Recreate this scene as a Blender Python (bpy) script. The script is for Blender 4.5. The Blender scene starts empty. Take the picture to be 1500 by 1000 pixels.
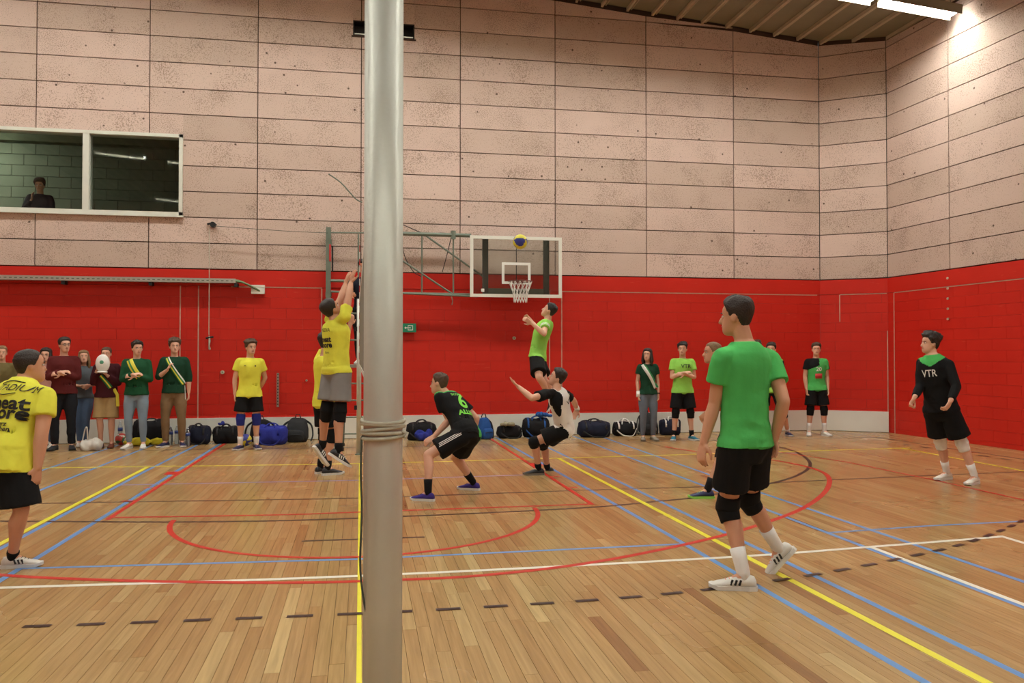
import bpy, bmesh, math, random
import numpy as np
from mathutils import Vector, Matrix, noise
from mathutils.bvhtree import BVHTree

C = bpy.context.scene.collection
SC = bpy.context.scene
PI = math.pi
rnd = random.Random(7)

# ------------------------------------------------------------------ camera, world, exposure
F_PX, YAW, PITCH, ROLL = 1200.5, 0.1815, 0.0167, -0.0002
CAM = Vector((0, 0, 1.595))
FW = Vector((math.sin(YAW)*math.cos(PITCH), math.cos(YAW)*math.cos(PITCH), math.sin(PITCH)))
RT = Vector((math.cos(YAW), -math.sin(YAW), 0))
UP = RT.cross(FW)
cam_d = bpy.data.cameras.new('camera'); cam = bpy.data.objects.new('camera', cam_d); C.objects.link(cam)
cam.matrix_world = Matrix((( RT.x, UP.x, -FW.x, CAM.x), (RT.y, UP.y, -FW.y, CAM.y), (RT.z, UP.z, -FW.z, CAM.z), (0, 0, 0, 1)))
cam_d.sensor_width = 36; cam_d.lens = F_PX/1500*36; cam_d.clip_start = 0.05; cam_d.clip_end = 200
SC.camera = cam
world = bpy.data.worlds.new('world'); SC.world = world; world.use_nodes = True
world.node_tree.nodes['Background'].inputs[0].default_value = (0.9, 0.85, 0.75, 1)
world.node_tree.nodes['Background'].inputs[1].default_value = 0.05
SC.view_settings.view_transform = 'Standard'; SC.view_settings.look = 'None'
SC.view_settings.gamma = 1; SC.view_settings.use_curve_mapping = False
SC.view_settings.exposure = 0.36
LAMP_STRENGTH = 46.0

def at(px, py, Y):
    """point on the vertical plane Y seen at a pixel of the photograph"""
    d = FW + RT*((px-750)/F_PX) + UP*((500-py)/F_PX)
    return CAM + d*(Y/d.y)
def ray_dir(px, py):
    return (FW + RT*((px-750)/F_PX) + UP*((500-py)/F_PX)).normalized()
def ground(px, py, z=0):
    d = ray_dir(px, py); return CAM + d*((z-CAM.z)/d.z)

# ------------------------------------------------------------------ materials
def lin(c):
    return tuple((x/255/12.92 if x/255 <= .04045 else ((x/255+.055)/1.055)**2.4) for x in c) + (1,)
MATS = {}
def pm(name, rgb, rough=.6, var=.08, scale=12, bump=0.0, bscale=60, metal=0, coat=0, emit=0, trans=0, spec=.5, kind='noise', alpha=1, dark=None):
    """procedural principled material; noise varies its colour and relief"""
    if name in MATS: return MATS[name]
    m = bpy.data.materials.new(name); m.use_nodes = True; nt = m.node_tree; N = nt.nodes; L = nt.links
    b = N['Principled BSDF']
    tc = N.new('ShaderNodeTexCoord')
    n = N.new('ShaderNodeTexNoise'); n.inputs['Scale'].default_value = scale; n.inputs['Detail'].default_value = 4
    L.new(tc.outputs['Object'], n.inputs['Vector'])
    mx = N.new('ShaderNodeMix'); mx.data_type = 'RGBA'
    c = lin(rgb); k = lin(dark) if dark else tuple(x*(1-var*2) for x in c[:3])+(1,)
    mx.inputs[6].default_value = k; mx.inputs[7].default_value = tuple(min(1, x*(1+var)) for x in c[:3])+(1,)
    L.new(n.outputs['Fac'], mx.inputs[0]); L.new(mx.outputs[2], b.inputs['Base Color'])
    b.inputs['Roughness'].default_value = rough; b.inputs['Metallic'].default_value = metal
    b.inputs['Specular IOR Level'].default_value = spec
    b.inputs['Coat Weight'].default_value = coat; b.inputs['Transmission Weight'].default_value = trans
    if alpha < 1: b.inputs['Alpha'].default_value = alpha
    if emit:
        b.inputs['Emission Color'].default_value = c; b.inputs['Emission Strength'].default_value = emit
    if bump:
        n2 = N.new('ShaderNodeTexNoise'); n2.inputs['Scale'].default_value = bscale; n2.inputs['Detail'].default_value = 3
        L.new(tc.outputs['Object'], n2.inputs['Vector'])
        bp = N.new('ShaderNodeBump'); bp.inputs['Strength'].default_value = bump; bp.inputs['Distance'].default_value = .01
        L.new(n2.outputs['Fac'], bp.inputs['Height']); L.new(bp.outputs['Normal'], b.inputs['Normal'])
    MATS[name] = m; return m
def cloth(name, rgb, rough=.85, var=.10, spec=.25): return pm(name, rgb, rough, var, 7, .25, 26, spec=spec)

def m_concrete():
    m = bpy.data.materials.new('concrete_panel'); m.use_nodes = True; nt = m.node_tree; N = nt.nodes; L = nt.links; b = N['Principled BSDF']
    g = N.new('ShaderNodeNewGeometry'); oi = N.new('ShaderNodeObjectInfo')
    add = N.new('ShaderNodeVectorMath'); add.operation = 'MULTIPLY_ADD'
    L.new(oi.outputs['Random'], add.inputs[0]); add.inputs[1].default_value = (37, 37, 37); L.new(g.outputs['Position'], add.inputs[2])
    fine = N.new('ShaderNodeTexNoise'); fine.inputs['Scale'].default_value = 62; fine.inputs['Detail'].default_value = 2
    big = N.new('ShaderNodeTexNoise'); big.inputs['Scale'].default_value = 1.6; big.inputs['Detail'].default_value = 5
    pit = N.new('ShaderNodeTexVoronoi'); pit.inputs['Scale'].default_value = 3.2
    mid = N.new('ShaderNodeTexNoise'); mid.inputs['Scale'].default_value = 9; mid.inputs['Detail'].default_value = 4
    for n in (fine, big, pit, mid): L.new(add.outputs[0], n.inputs['Vector'])
    # pits: fine noise thresholded, density following the large noise
    s = N.new('ShaderNodeMath'); s.operation = 'MULTIPLY_ADD'; L.new(big.outputs['Fac'], s.inputs[0]); s.inputs[1].default_value = -.50; L.new(fine.outputs['Fac'], s.inputs[2])
    r = N.new('ShaderNodeMapRange'); r.inputs[1].default_value = .04; r.inputs[2].default_value = .22; L.new(s.outputs[0], r.inputs[0])
    mx = N.new('ShaderNodeMix'); mx.data_type = 'RGBA'; mx.inputs[6].default_value = lin((150, 130, 116)); mx.inputs[7].default_value = lin((204, 183, 172)); L.new(r.outputs[0], mx.inputs[0])
    tone = N.new('ShaderNodeMix'); tone.data_type = 'RGBA'; tone.inputs[6].default_value = (.86, .84, .80, 1); tone.inputs[7].default_value = (1.06, 1.03, 1.02, 1); L.new(oi.outputs['Random'], tone.inputs[0])
    mu = N.new('ShaderNodeMix'); mu.data_type = 'RGBA'; mu.blend_type = 'MULTIPLY'; mu.inputs[0].default_value = 1
    L.new(mx.outputs[2], mu.inputs[6]); L.new(tone.outputs[2], mu.inputs[7])
    pr = N.new('ShaderNodeMapRange'); pr.inputs[1].default_value = .05; pr.inputs[2].default_value = .08; L.new(pit.outputs['Distance'], pr.inputs[0])
    m2 = N.new('ShaderNodeMix'); m2.data_type = 'RGBA'; m2.inputs[6].default_value = lin((96, 78, 66)); L.new(mu.outputs[2], m2.inputs[7]); L.new(pr.outputs[0], m2.inputs[0])
    L.new(m2.outputs[2], b.inputs['Base Color']); b.inputs['Roughness'].default_value = .75; b.inputs['Specular IOR Level'].default_value = .35
    bp = N.new('ShaderNodeBump'); bp.inputs['Strength'].default_value = .25; bp.inputs['Distance'].default_value = .01; L.new(mid.outputs['Fac'], bp.inputs['Height']); L.new(bp.outputs['Normal'], b.inputs['Normal'])
    return m
def m_redpaint():
    m = bpy.data.materials.new('red_paint'); m.use_nodes = True; nt = m.node_tree; N = nt.nodes; L = nt.links; b = N['Principled BSDF']
    g = N.new('ShaderNodeNewGeometry')
    n = N.new('ShaderNodeTexNoise'); n.inputs['Scale'].default_value = 1.3; n.inputs['Detail'].default_value = 6
    L.new(g.outputs['Position'], n.inputs['Vector'])
    sc = N.new('ShaderNodeTexNoise'); sc.inputs['Scale'].default_value = 11; sc.inputs['Detail'].default_value = 5
    mp = N.new('ShaderNodeMapping'); mp.inputs['Scale'].default_value = (.35, .35, 2.2); L.new(g.outputs['Position'], mp.inputs[0]); L.new(mp.outputs[0], sc.inputs['Vector'])
    mx = N.new('ShaderNodeMix'); mx.data_type = 'RGBA'; mx.inputs[6].default_value = lin((186, 32, 20)); mx.inputs[7].default_value = lin((204, 42, 28)); L.new(n.outputs['Fac'], mx.inputs[0])
    r = N.new('ShaderNodeMapRange'); r.inputs[1].default_value = .68; r.inputs[2].default_value = .78; r.inputs[4].default_value = .45; L.new(sc.outputs['Fac'], r.inputs[0])
    m2 = N.new('ShaderNodeMix'); m2.data_type = 'RGBA'; m2.inputs[7].default_value = lin((214, 92, 66)); L.new(mx.outputs[2], m2.inputs[6]); L.new(r.outputs[0], m2.inputs[0])
    L.new(m2.outputs[2], b.inputs['Base Color']); b.inputs['Roughness'].default_value = .5; b.inputs['Specular IOR Level'].default_value = .3
    bp = N.new('ShaderNodeBump'); bp.inputs['Strength'].default_value = .15; bp.inputs['Distance'].default_value = .01; L.new(sc.outputs['Fac'], bp.inputs['Height']); L.new(bp.outputs['Normal'], b.inputs['Normal'])
    return m
def m_wood():
    m = bpy.data.materials.new('parquet'); m.use_nodes = True; nt = m.node_tree; N = nt.nodes; L = nt.links; b = N['Principled BSDF']
    g = N.new('ShaderNodeNewGeometry'); a = N.new('ShaderNodeAttribute'); a.attribute_name = 'tone'
    off = N.new('ShaderNodeVectorMath'); off.operation = 'MULTIPLY_ADD'; L.new(a.outputs['Fac'], off.inputs[0]); off.inputs[1].default_value = (53, 71, 0); L.new(g.outputs['Position'], off.inputs[2])
    mp = N.new('ShaderNodeMapping'); mp.inputs['Scale'].default_value = (26, 1.1, 1); L.new(off.outputs[0], mp.inputs[0])
    n = N.new('ShaderNodeTexNoise'); n.inputs['Scale'].default_value = 1.6; n.inputs['Detail'].default_value = 6; n.inputs['Distortion'].default_value = .6; L.new(mp.outputs[0], n.inputs['Vector'])
    cr = N.new('ShaderNodeValToRGB'); L.new(a.outputs['Fac'], cr.inputs[0]); e = cr.color_ramp.elements
    e[0].position = 0; e[0].color = lin((130, 88, 54)); e[1].position = 1; e[1].color = lin((196, 168, 116))
    for p, c in ((.12, (162, 124, 78)), (.4, (172, 136, 88)), (.75, (180, 148, 99))):
        x = e.new(p); x.color = lin(c)
    mu = N.new('ShaderNodeMix'); mu.data_type = 'RGBA'; mu.blend_type = 'MULTIPLY'; mu.inputs[0].default_value = 1
    gr = N.new('ShaderNodeMapRange'); gr.inputs[1].default_value = .3; gr.inputs[2].default_value = .7; gr.inputs[3].default_value = .80; gr.inputs[4].default_value = 1.08; L.new(n.outputs['Fac'], gr.inputs[0])
    L.new(cr.outputs[0], mu.inputs[6]); L.new(gr.outputs[0], mu.inputs[7])
    w = N.new('ShaderNodeTexNoise'); w.inputs['Scale'].default_value = .7; w.inputs['Detail'].default_value = 3; L.new(g.outputs['Position'], w.inputs['Vector'])
    L.new(mu.outputs[2], b.inputs['Base Color'])
    rr = N.new('ShaderNodeMapRange'); rr.inputs[3].default_value = .17; rr.inputs[4].default_value = .34; L.new(w.outputs['Fac'], rr.inputs[0]); L.new(rr.outputs[0], b.inputs['Roughness'])
    b.inputs['Specular IOR Level'].default_value = .5
    bp = N.new('ShaderNodeBump'); bp.inputs['Strength'].default_value = .06; bp.inputs['Distance'].default_value = .004; L.new(n.outputs['Fac'], bp.inputs['Height']); L.new(bp.outputs['Normal'], b.inputs['Normal'])
    return m
M_CONC, M_RED, M_WOOD = m_concrete(), m_redpaint(), m_wood()
M_DARKGAP = pm('joint_dark_grey', (70, 52, 42), .9)  # dark backing colour that shows in joints and gaps
M_WHITEB = pm('white_board_paint', (226, 226, 216), .5, .04, 3)
M_ALU = pm('aluminium', (196, 198, 190), .38, .05, 5, .05, 40, metal=.75)
M_STEELG = pm('grey_green_steel', (110, 122, 108), .5, .1, 6)
M_BLACK = cloth('black_fabric', (18, 18, 20))
M_RUB = pm('black_rubber', (24, 24, 26), .6)
M_GLASS = pm('window_glass', (235, 245, 240), .02, 0, 3, trans=1)

# ------------------------------------------------------------------ mesh helpers
def link(name, verts, faces, mats, parent=None, loc=None, smooth=False, fm=None, kind=None):
    me = bpy.data.meshes.new(name); me.from_pydata([tuple(v) for v in verts], [], [tuple(f) for f in faces])
    for m in (mats if isinstance(mats, (list, tuple)) else [mats]): me.materials.append(m)
    if fm is not None: me.polygons.foreach_set('material_index', np.array(fm, dtype=np.int32))
    if smooth: me.polygons.foreach_set('use_smooth', np.ones(len(me.polygons), dtype=bool))
    me.update()
    o = bpy.data.objects.new(name, me); C.objects.link(o)
    if parent: o.parent = parent
    if loc is not None: o.location = loc
    if kind: o['kind'] = kind
    return o
def tag(o, label=None, cat=None, group=None, kind=None):
    if label: o['label'] = label
    if cat: o['category'] = cat
    if group: o['group'] = group
    if kind: o['kind'] = kind
    return o
def empty(name, loc, label, cat, group=None):
    o = bpy.data.objects.new(name, None); C.objects.link(o); o.location = loc; o.empty_display_size = .1
    return tag(o, label, cat, group)
class MB:
    def __init__(s, o=(0, 0, 0)): s.v = []; s.f = []; s.m = []; s.o = Vector(o); s.cur = 0
    def add(s, V, Fc):
        n = len(s.v); s.v += [tuple(Vector(p)-s.o) for p in V]; s.f += [tuple(i+n for i in f) for f in Fc]; s.m += [s.cur]*len(Fc); return s
    def box(s, a, b, R=None, c=None):
        x0, y0, z0 = a; x1, y1, z1 = b
        V = [Vector(p) for p in ((x0, y0, z0), (x1, y0, z0), (x1, y1, z0), (x0, y1, z0), (x0, y0, z1), (x1, y0, z1), (x1, y1, z1), (x0, y1, z1))]
        if R is not None:
            c = Vector(c) if c is not None else Vector((0, 0, 0)); V = [R @ (p-c)+c for p in V]
        return s.add(V, ((0, 3, 2, 1), (4, 5, 6, 7), (0, 1, 5, 4), (1, 2, 6, 5), (2, 3, 7, 6), (3, 0, 4, 7)))
    def tube(s, pts, r, n=8, flat=True):
        V, Fc = tube(pts, r, n, 'flat'); return s.add(V, Fc)
    def build(s, name, m, parent=None, smooth=False, kind=None):
        return link(name, s.v, s.f, m, parent, None if parent else s.o, smooth, s.m, kind)
def frames(P, up0=None):
    P = [Vector(p) for p in P]; n = len(P); T = []
    for i in range(n):
        t = P[min(i+1, n-1)]-P[max(i-1, 0)]
        T.append(t.normalized() if t.length > 1e-9 else Vector((0, 0, 1)))
    a = Vector(up0) if up0 is not None else (Vector((0, 0, 1)) if abs(T[0].z) < .9 else Vector((0, 1, 0)))
    out = []
    for t in T:
        a = (a-t*a.dot(t)); a = a.normalized() if a.length > 1e-6 else t.orthogonal().normalized()
        out.append((t, a, t.cross(a)))
    return P, out
def tube(pts, r, n=10, cap='round', up0=None, sq=None, closed=False):
    """loft along pts; r = radius or list; sq = list of (ra along frame a, rb along frame b) multipliers"""
    P, fr = frames(pts, up0); k = len(P)
    R = [r]*k if isinstance(r, (int, float)) else list(r)
    rings = []
    def ring(c, a, b, ra, rb): return [c+a*(math.cos(2*PI*j/n)*ra)+b*(math.sin(2*PI*j/n)*rb) for j in range(n)]
    S = sq or [(1, 1)]*k
    if cap == 'round':
        t, a, b = fr[0]
        for q in (.95, .7, .35): rings.append(ring(P[0]-t*R[0]*math.sin(q*PI/2)*.9, a, b, R[0]*S[0][0]*math.cos(q*PI/2), R[0]*S[0][1]*math.cos(q*PI/2)))
    for i in range(k):
        t, a, b = fr[i]; rings.append(ring(P[i], a, b, R[i]*S[i][0], R[i]*S[i][1]))
    if cap == 'round':
        t, a, b = fr[-1]
        for q in (.35, .7, .95): rings.append(ring(P[-1]+t*R[-1]*math.sin(q*PI/2)*.9, a, b, R[-1]*S[-1][0]*math.cos(q*PI/2), R[-1]*S[-1][1]*math.cos(q*PI/2)))
    return loft(rings, closed)
def loft(rings, closed=False):
    n = len(rings[0]); V = [p for r in rings for p in r]; Fc = []
    m = len(rings)
    for i in range(m-1 if not closed else m):
        i2 = (i+1) % m
        for j in range(n):
            Fc.append((i*n+j, i*n+(j+1) % n, i2*n+(j+1) % n, i2*n+j))
    if not closed:
        Fc.append(tuple(range(n))[::-1]); Fc.append(tuple((m-1)*n+j for j in range(n)))
    return V, Fc
def smooth_path(P, k=4):
    P = [Vector(p) for p in P]; out = []
    for i in range(len(P)-1):
        p0 = P[max(i-1, 0)]; p1 = P[i]; p2 = P[i+1]; p3 = P[min(i+2, len(P)-1)]
        for j in range(k):
            t = j/k; out.append(.5*((2*p1)+(p2-p0)*t+(2*p0-5*p1+4*p2-p3)*t*t+(3*p1-p0-3*p2+p3)*t**3))
    out.append(P[-1]); return out
def ellip(c, r, R=None, nu=14, nv=10):
    rings = []
    R = R or Matrix.Identity(3)
    for i in range(nv+1):
        th = PI*(i+.15)/(nv+.3)
        rings.append([Vector(c)+R @ Vector((r[0]*math.sin(th)*math.cos(2*PI*j/nu), r[1]*math.sin(th)*math.sin(2*PI*j/nu), r[2]*math.cos(th))) for j in range(nu)])
    return loft(rings[::-1])
def interp(tab, x):
    if x <= tab[0][0]: return tab[0][1:]
    for a, b in zip(tab, tab[1:]):
        if x <= b[0]:
            t = (x-a[0])/(b[0]-a[0]); return tuple(p+(q-p)*t for p, q in zip(a[1:], b[1:]))
    return tab[-1][1:]

def remesh_batch(items):
    """items: (verts, faces, voxel, smooth_iterations); all pieces of each become one continuous surface"""
    tmp = []
    for V, Fc, vox, it in items:
        me = bpy.data.meshes.new('t'); me.from_pydata([tuple(v) for v in V], [], Fc); me.update()
        o = bpy.data.objects.new('t', me); C.objects.link(o)
        m = o.modifiers.new('r', 'REMESH'); m.mode = 'VOXEL'; m.voxel_size = vox
        if it:
            s = o.modifiers.new('s', 'SMOOTH'); s.factor = .5; s.iterations = it
        tmp.append(o)
    dg = bpy.context.evaluated_depsgraph_get(); dg.update()
    out = []
    for o in tmp:
        me = bpy.data.meshes.new_from_object(o.evaluated_get(dg), preserve_all_data_layers=False, depsgraph=dg); out.append(me)
    for o in tmp:
        me = o.data; bpy.data.objects.remove(o); bpy.data.meshes.remove(me)
    return out
def co_of(me):
    a = np.empty(len(me.vertices)*3, dtype=np.float32); me.vertices.foreach_get('co', a); return a.reshape(-1, 3)
def wrinkle(me, amp, seed=0, scale=1.0):
    """folds in cloth: small ridged relief along the vertex normals"""
    co = co_of(me); no = np.empty(len(me.vertices)*3, dtype=np.float32); me.vertices.foreach_get('normal', no); no = no.reshape(-1, 3)
    rs = np.random.RandomState(seed); d = np.zeros(len(co))
    warp = .5*np.sin(co @ rs.normal(0, 9, 3)+1)+.5*np.sin(co @ rs.normal(0, 14, 3))
    for k, (f, w) in enumerate(((16, 1), (30, .7), (48, .45))):
        v = rs.normal(0, 1, 3); v /= np.linalg.norm(v); v[2] *= .6
        m = .5+.5*np.sin(co @ rs.normal(0, 6, 3)+k)
        d += w*m*(1-2*np.abs(np.sin(.5*(co @ (v*f*scale))+warp*1.6)))
    co += no*(d*amp*.6)[:, None]
    me.vertices.foreach_set('co', co.ravel()); me.update()
def obj_mesh(name, me, mats, parent=None, loc=None):
    me.name = name; me.materials.clear()
    for m in (mats if isinstance(mats, (list, tuple)) else [mats]): me.materials.append(m)
    me.polygons.foreach_set('use_smooth', np.ones(len(me.polygons), dtype=bool))
    o = bpy.data.objects.new(name, me); C.objects.link(o)
    if parent: o.parent = parent
    if loc is not None: o.location = loc
    return o

# ------------------------------------------------------------------ the hall
YW = 16.0; ZR = 3.2; PITCHZ = .478
def roof_z(x): return 8.23+(9.55-x)*.09
PA, PB = Vector((9.62, 16.0, 0)), Vector((10.70, 15.25, 0))
PR = Vector((12.2, -16, 0)); XL, YB = -14.0, -16.0
WIN = (-8.6, -3.27, 4.16, 5.68); VENT = (-.18, 1.0, 7.76, 8.06)

def subtract(r, h):
    x0, x1, z0, z1 = r; a, b, c, d = h
    if b <= x0 or a >= x1 or d <= z0 or c >= z1: return [r]
    out = []
    if a > x0: out.append((x0, a, z0, z1))
    if b < x1: out.append((b, x1, z0, z1))
    m0, m1 = max(a, x0), min(b, x1)
    if c > z0: out.append((m0, m1, z0, c))
    if d < z1: out.append((m0, m1, d, z1))
    return [q for q in out if q[1]-q[0] > .06 and q[3]-q[2] > .03]
class Wall:
    def __init__(s, name, p0, p1, holes=()):
        s.p0, s.p1 = Vector(p0), Vector(p1); s.u = (s.p1-s.p0).normalized(); s.len = (s.p1-s.p0).length
        s.n = Vector((s.u.y, -s.u.x, 0))            # faces the room for walls run clockwise seen from above
        s.name, s.holes, s.cache = name, holes, {}
    def P(s, u, z, d=0): return s.p0+s.u*u+s.n*d+Vector((0, 0, z))
    def quadbox(s, mb, u0, u1, z0, z1l, z1r, d0, d1):
        V = [s.P(u0, z0, d1), s.P(u1, z0, d1), s.P(u1, z0, d0), s.P(u0, z0, d0), s.P(u0, z1l, d1), s.P(u1, z1r, d1), s.P(u1, z1r, d0), s.P(u0, z1l, d0)]
        return mb.add(V, ((0, 3, 2, 1), (4, 5, 6, 7), (0, 1, 5, 4), (1, 2, 6, 5), (2, 3, 7, 6), (3, 0, 4, 7)))
    def backing(s, rects, m):
        mb = MB()
        for r in rects:
            s.quadbox(mb, r[0], r[1], r[2], min(r[3], roof_z(s.P(r[0], 0).x)+.1), min(r[3], roof_z(s.P(r[1], 0).x)+.1), -.25, -.03)
        s.ob = mb.build(s.name, m); tag(s.ob, kind='structure'); return s.ob
    def piece(s, name, m, w, hl, hr, th, u, z, proud=0):
        key = (name, round(w, 3), round(hl, 3), round(hr, 3))
        if key not in s.cache:
            V = [(0, 0, 0), (w, 0, 0), (w, th, 0), (0, th, 0), (0, 0, hl), (w, 0, hr), (w, th, hr), (0, th, hl)]
            me = bpy.data.meshes.new(name); me.from_pydata(V, [], ((0, 3, 2, 1), (4, 5, 6, 7), (0, 1, 5, 4), (1, 2, 6, 5), (2, 3, 7, 6), (3, 0, 4, 7))); me.materials.append(m); s.cache[key] = me
        o = bpy.data.objects.new(name, s.cache[key]); C.objects.link(o); o.parent = s.ob
        o.location = s.P(u, z, proud); o.rotation_euler = (0, 0, math.atan2(s.u.y, s.u.x)); return o
    def panels(s, joints):
        g = .009
        for a, b in zip(joints, joints[1:]):
            for k in range(16):
                z0, z1 = ZR+k*PITCHZ, ZR+(k+1)*PITCHZ
                for (x0, x1, q0, q1) in [r2 for r in [(a+g, b-g, z0+g, z1-g)] for r2 in sub_all(r, s.holes)]:
                    ra, rb = roof_z(s.P(x0, 0).x), roof_z(s.P(x1, 0).x)
                    ha, hb = min(q1, ra)-q0, min(q1, rb)-q0
                    if max(ha, hb) < .05: continue
                    s.piece('concrete_panel', M_CONC, x1-x0, max(ha, .01), max(hb, .01), .03, x0, q0, rnd.uniform(-.002, .003))
    def bricks(s, z0, z1, budget, bw=.6, bh=.2):
        g = .0013; lst = []
        r = 0; z = z1
        while z > z0+.01:
            zb = max(z-bh, z0); u = -(r % 2)*bw/2
            while u < s.len:
                a, b = max(u, 0), min(u+bw, s.len)
                if b-a > .03: lst.append((a+g, b-g, zb+g, z-g))
                u += bw
            z = zb; r += 1
        vis = []
        for q in lst:
            c = s.P((q[0]+q[1])/2, (q[2]+q[3])/2)-CAM; zz = c.dot(FW)
            px = 750+F_PX*c.dot(RT)/zz if zz > .5 else -999
            vis.append((0 if -30 < px < 1530 else 1, c.length, q))
        vis.sort(key=lambda t: (t[0], t[1]))
        for t in vis[:budget]:
            q = t[2]; s.piece('brick', M_RED, q[1]-q[0], q[3]-q[2], q[3]-q[2], .03, q[0], q[2], rnd.uniform(-.0005, .0005))
        if vis[budget:]:
            mb = MB()
            for t in vis[budget:]:
                q = t[2]; s.quadbox(mb, q[0], q[1], q[2], q[3], q[3], -.03, rnd.uniform(-.0005, .0005))
            tag(mb.build('brick', M_RED, s.ob), kind='stuff')
def sub_all(r, holes):
    L = [r]
    for h in holes: L = [q for x in L for q in subtract(x, h)]
    return L

# wall_back: u runs from x=-14
wb = Wall('wall_back', (XL, YW, 0), (PA.x, YW, 0), [(WIN[0]-XL, WIN[1]-XL, WIN[2], WIN[3]), (VENT[0]-XL, VENT[1]-XL, VENT[2], VENT[3])])
wb.backing(sub_all((0, wb.len, 0, 12), wb.holes), M_DARKGAP)
wb.panels([0]+[(-.02+1.92*k)-XL for k in range(-7, 5)]+[wb.len])
wb.bricks(.42, 2.88, 300)
wc = Wall('wall_back_corner', PA, PB); wc.backing([(0, wc.len, 0, 12)], M_DARKGAP); wc.panels([0, wc.len]); wc.bricks(.42, 2.88, 60)
wr = Wall('wall_right', PB, PR); wr.backing([(0, wr.len, 0, 12)], M_DARKGAP)
wr.panels([0]+[1.72+1.92*k for k in range(0, 5)]+[11.3, 15.2, 19.1, 23, 27, wr.len]); wr.bricks(.0, 2.88, 180)
# red lintel bands standing a little proud over the lower wall
for w, nm in ((wb, 'trim_1'), (wc, 'trim_2'), (wr, 'trim_3')):
    mb = MB(); w.quadbox(mb, 0, w.len, 2.885, 3.185, 3.185, -.03, .012); tag(mb.build(nm, M_RED), kind='structure')
# pale steel edging of the flush storage doors painted with the wall
M_SEAM = pm('scuffed_steel_edge', (205, 160, 140), .5, .2, 9)
n_trim = 4
def seam(w, u0, u1, z0, z1):
    global n_trim
    mb = MB(); w.quadbox(mb, u0, u1, z0, z1, z1, -.01, .007); tag(mb.build('trim_%d' % n_trim, M_SEAM), kind='structure'); n_trim += 1
for X, z0, z1 in ((-3.30, .43, 2.88), (-2.98, .43, 2.88), (-.75, .43, 2.86), (3.70, .43, 3.18), (3.95, .43, 2.87)): seam(wb, X-XL-.010, X-XL+.010, z0, z1)
for X0, X1 in ((-2.4, -.75), (3.92, 9.55)): seam(wb, X0-XL, X1-XL, 2.865, 2.885)
seam(wc, .38, .40, 2.3, 2.87); seam(wc, .40, wc.len-.02, 2.865, 2.88); seam(wc, wc.len-.02, wc.len-.002, .3, 2.1)
seam(wr, .18, .20, .0, 2.87); seam(wr, .2, 12, 2.865, 2.88)
# white skirting boards
M_SHADOWG = pm('board_gap', (60, 50, 44), .9)
mb = MB(); wb.quadbox(mb, 0, wb.len-.01, .01, .43, .43, .0, .045); tag(mb.build('baseboard_back', M_WHITEB), kind='structure')
mb = MB(); wc.quadbox(mb, 0, wc.len, .01, .43, .43, .0, .045); tag(mb.build('baseboard_corner', M_WHITEB), kind='structure')
# far walls that close the hall behind and left of the camera
for nm, a, b in (('wall_left', (XL, YB), (XL, YW)), ('wall_front', (PR.x, YB), (XL, YB))):
    a = Vector(a+(0,)); b = Vector(b+(0,)); w = Wall(nm, a, b); mb = MB()
    w.quadbox(mb, 0, w.len, 0, 3.2, 3.2, -.2, 0); mb.cur = 1; w.quadbox(mb, 0, w.len, 3.2, roof_z(a.x), roof_z(b.x), -.2, 0)
    tag(mb.build(nm, [M_RED, M_CONC]), kind='structure')

# ceiling: sloping deck of boards between ribs
M_DECK = pm('ceiling_deck', (142, 134, 112), .8, .18, .8, .2, 20, dark=(104, 100, 84)); M_RIB = pm('ceiling_rib_grey', (186, 170, 144), .7, .12, 4)
mb = MB()
V = [(XL-.2, YB-.2, roof_z(XL)+.20), (12.4, YB-.2, roof_z(12.4)+.20), (12.4, 16.3, roof_z(12.4)+.20), (XL-.2, 16.3, roof_z(XL)+.20)]
mb.add(V+[(x, y, z+.2) for x, y, z in V], ((0, 1, 2, 3), (7, 6, 5, 4), (0, 4, 5, 1), (1, 5, 6, 2), (2, 6, 7, 3), (3, 7, 4, 0)))
ceil = tag(mb.build('ceiling', M_DARKGAP), kind='structure')
RP = .54
def slab_mesh(w, h, y0, y1):
    me = bpy.data.meshes.new('deck'); s = -.09
    me.from_pydata([(-w/2, y0, -w/2*s), (w/2, y0, w/2*s), (w/2, y1, w/2*s), (-w/2, y1, -w/2*s), (-w/2, y0, -w/2*s+h), (w/2, y0, w/2*s+h), (w/2, y1, w/2*s+h), (-w/2, y1, -w/2*s+h)], [], ((0, 3, 2, 1), (4, 5, 6, 7), (0, 1, 5, 4), (1, 2, 6, 5), (2, 3, 7, 6), (3, 0, 4, 7))); return me
bm_, rm_ = slab_mesh(RP-.05, .06, YB, 15.98), slab_mesh(.045, .14, YB, 15.99); bm_.materials.append(M_DECK); rm_.materials.append(M_RIB)
rm2 = slab_mesh(.02, .10, YB, 15.99); rm2.materials.append(M_RIB)
x = XL+.2
while x < 12.2:
    for nm, me, dx, dz in (('ceiling_board', bm_, 0, .10), ('ceiling_rib', rm_, RP/2-.03, .03), ('ceiling_rib', rm2, RP/2+.05, .07)):
        o = bpy.data.objects.new(nm, me); C.objects.link(o); o.parent = ceil; o.location = (x+dx, 0, roof_z(x+dx)+dz)
    x += RP

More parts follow.
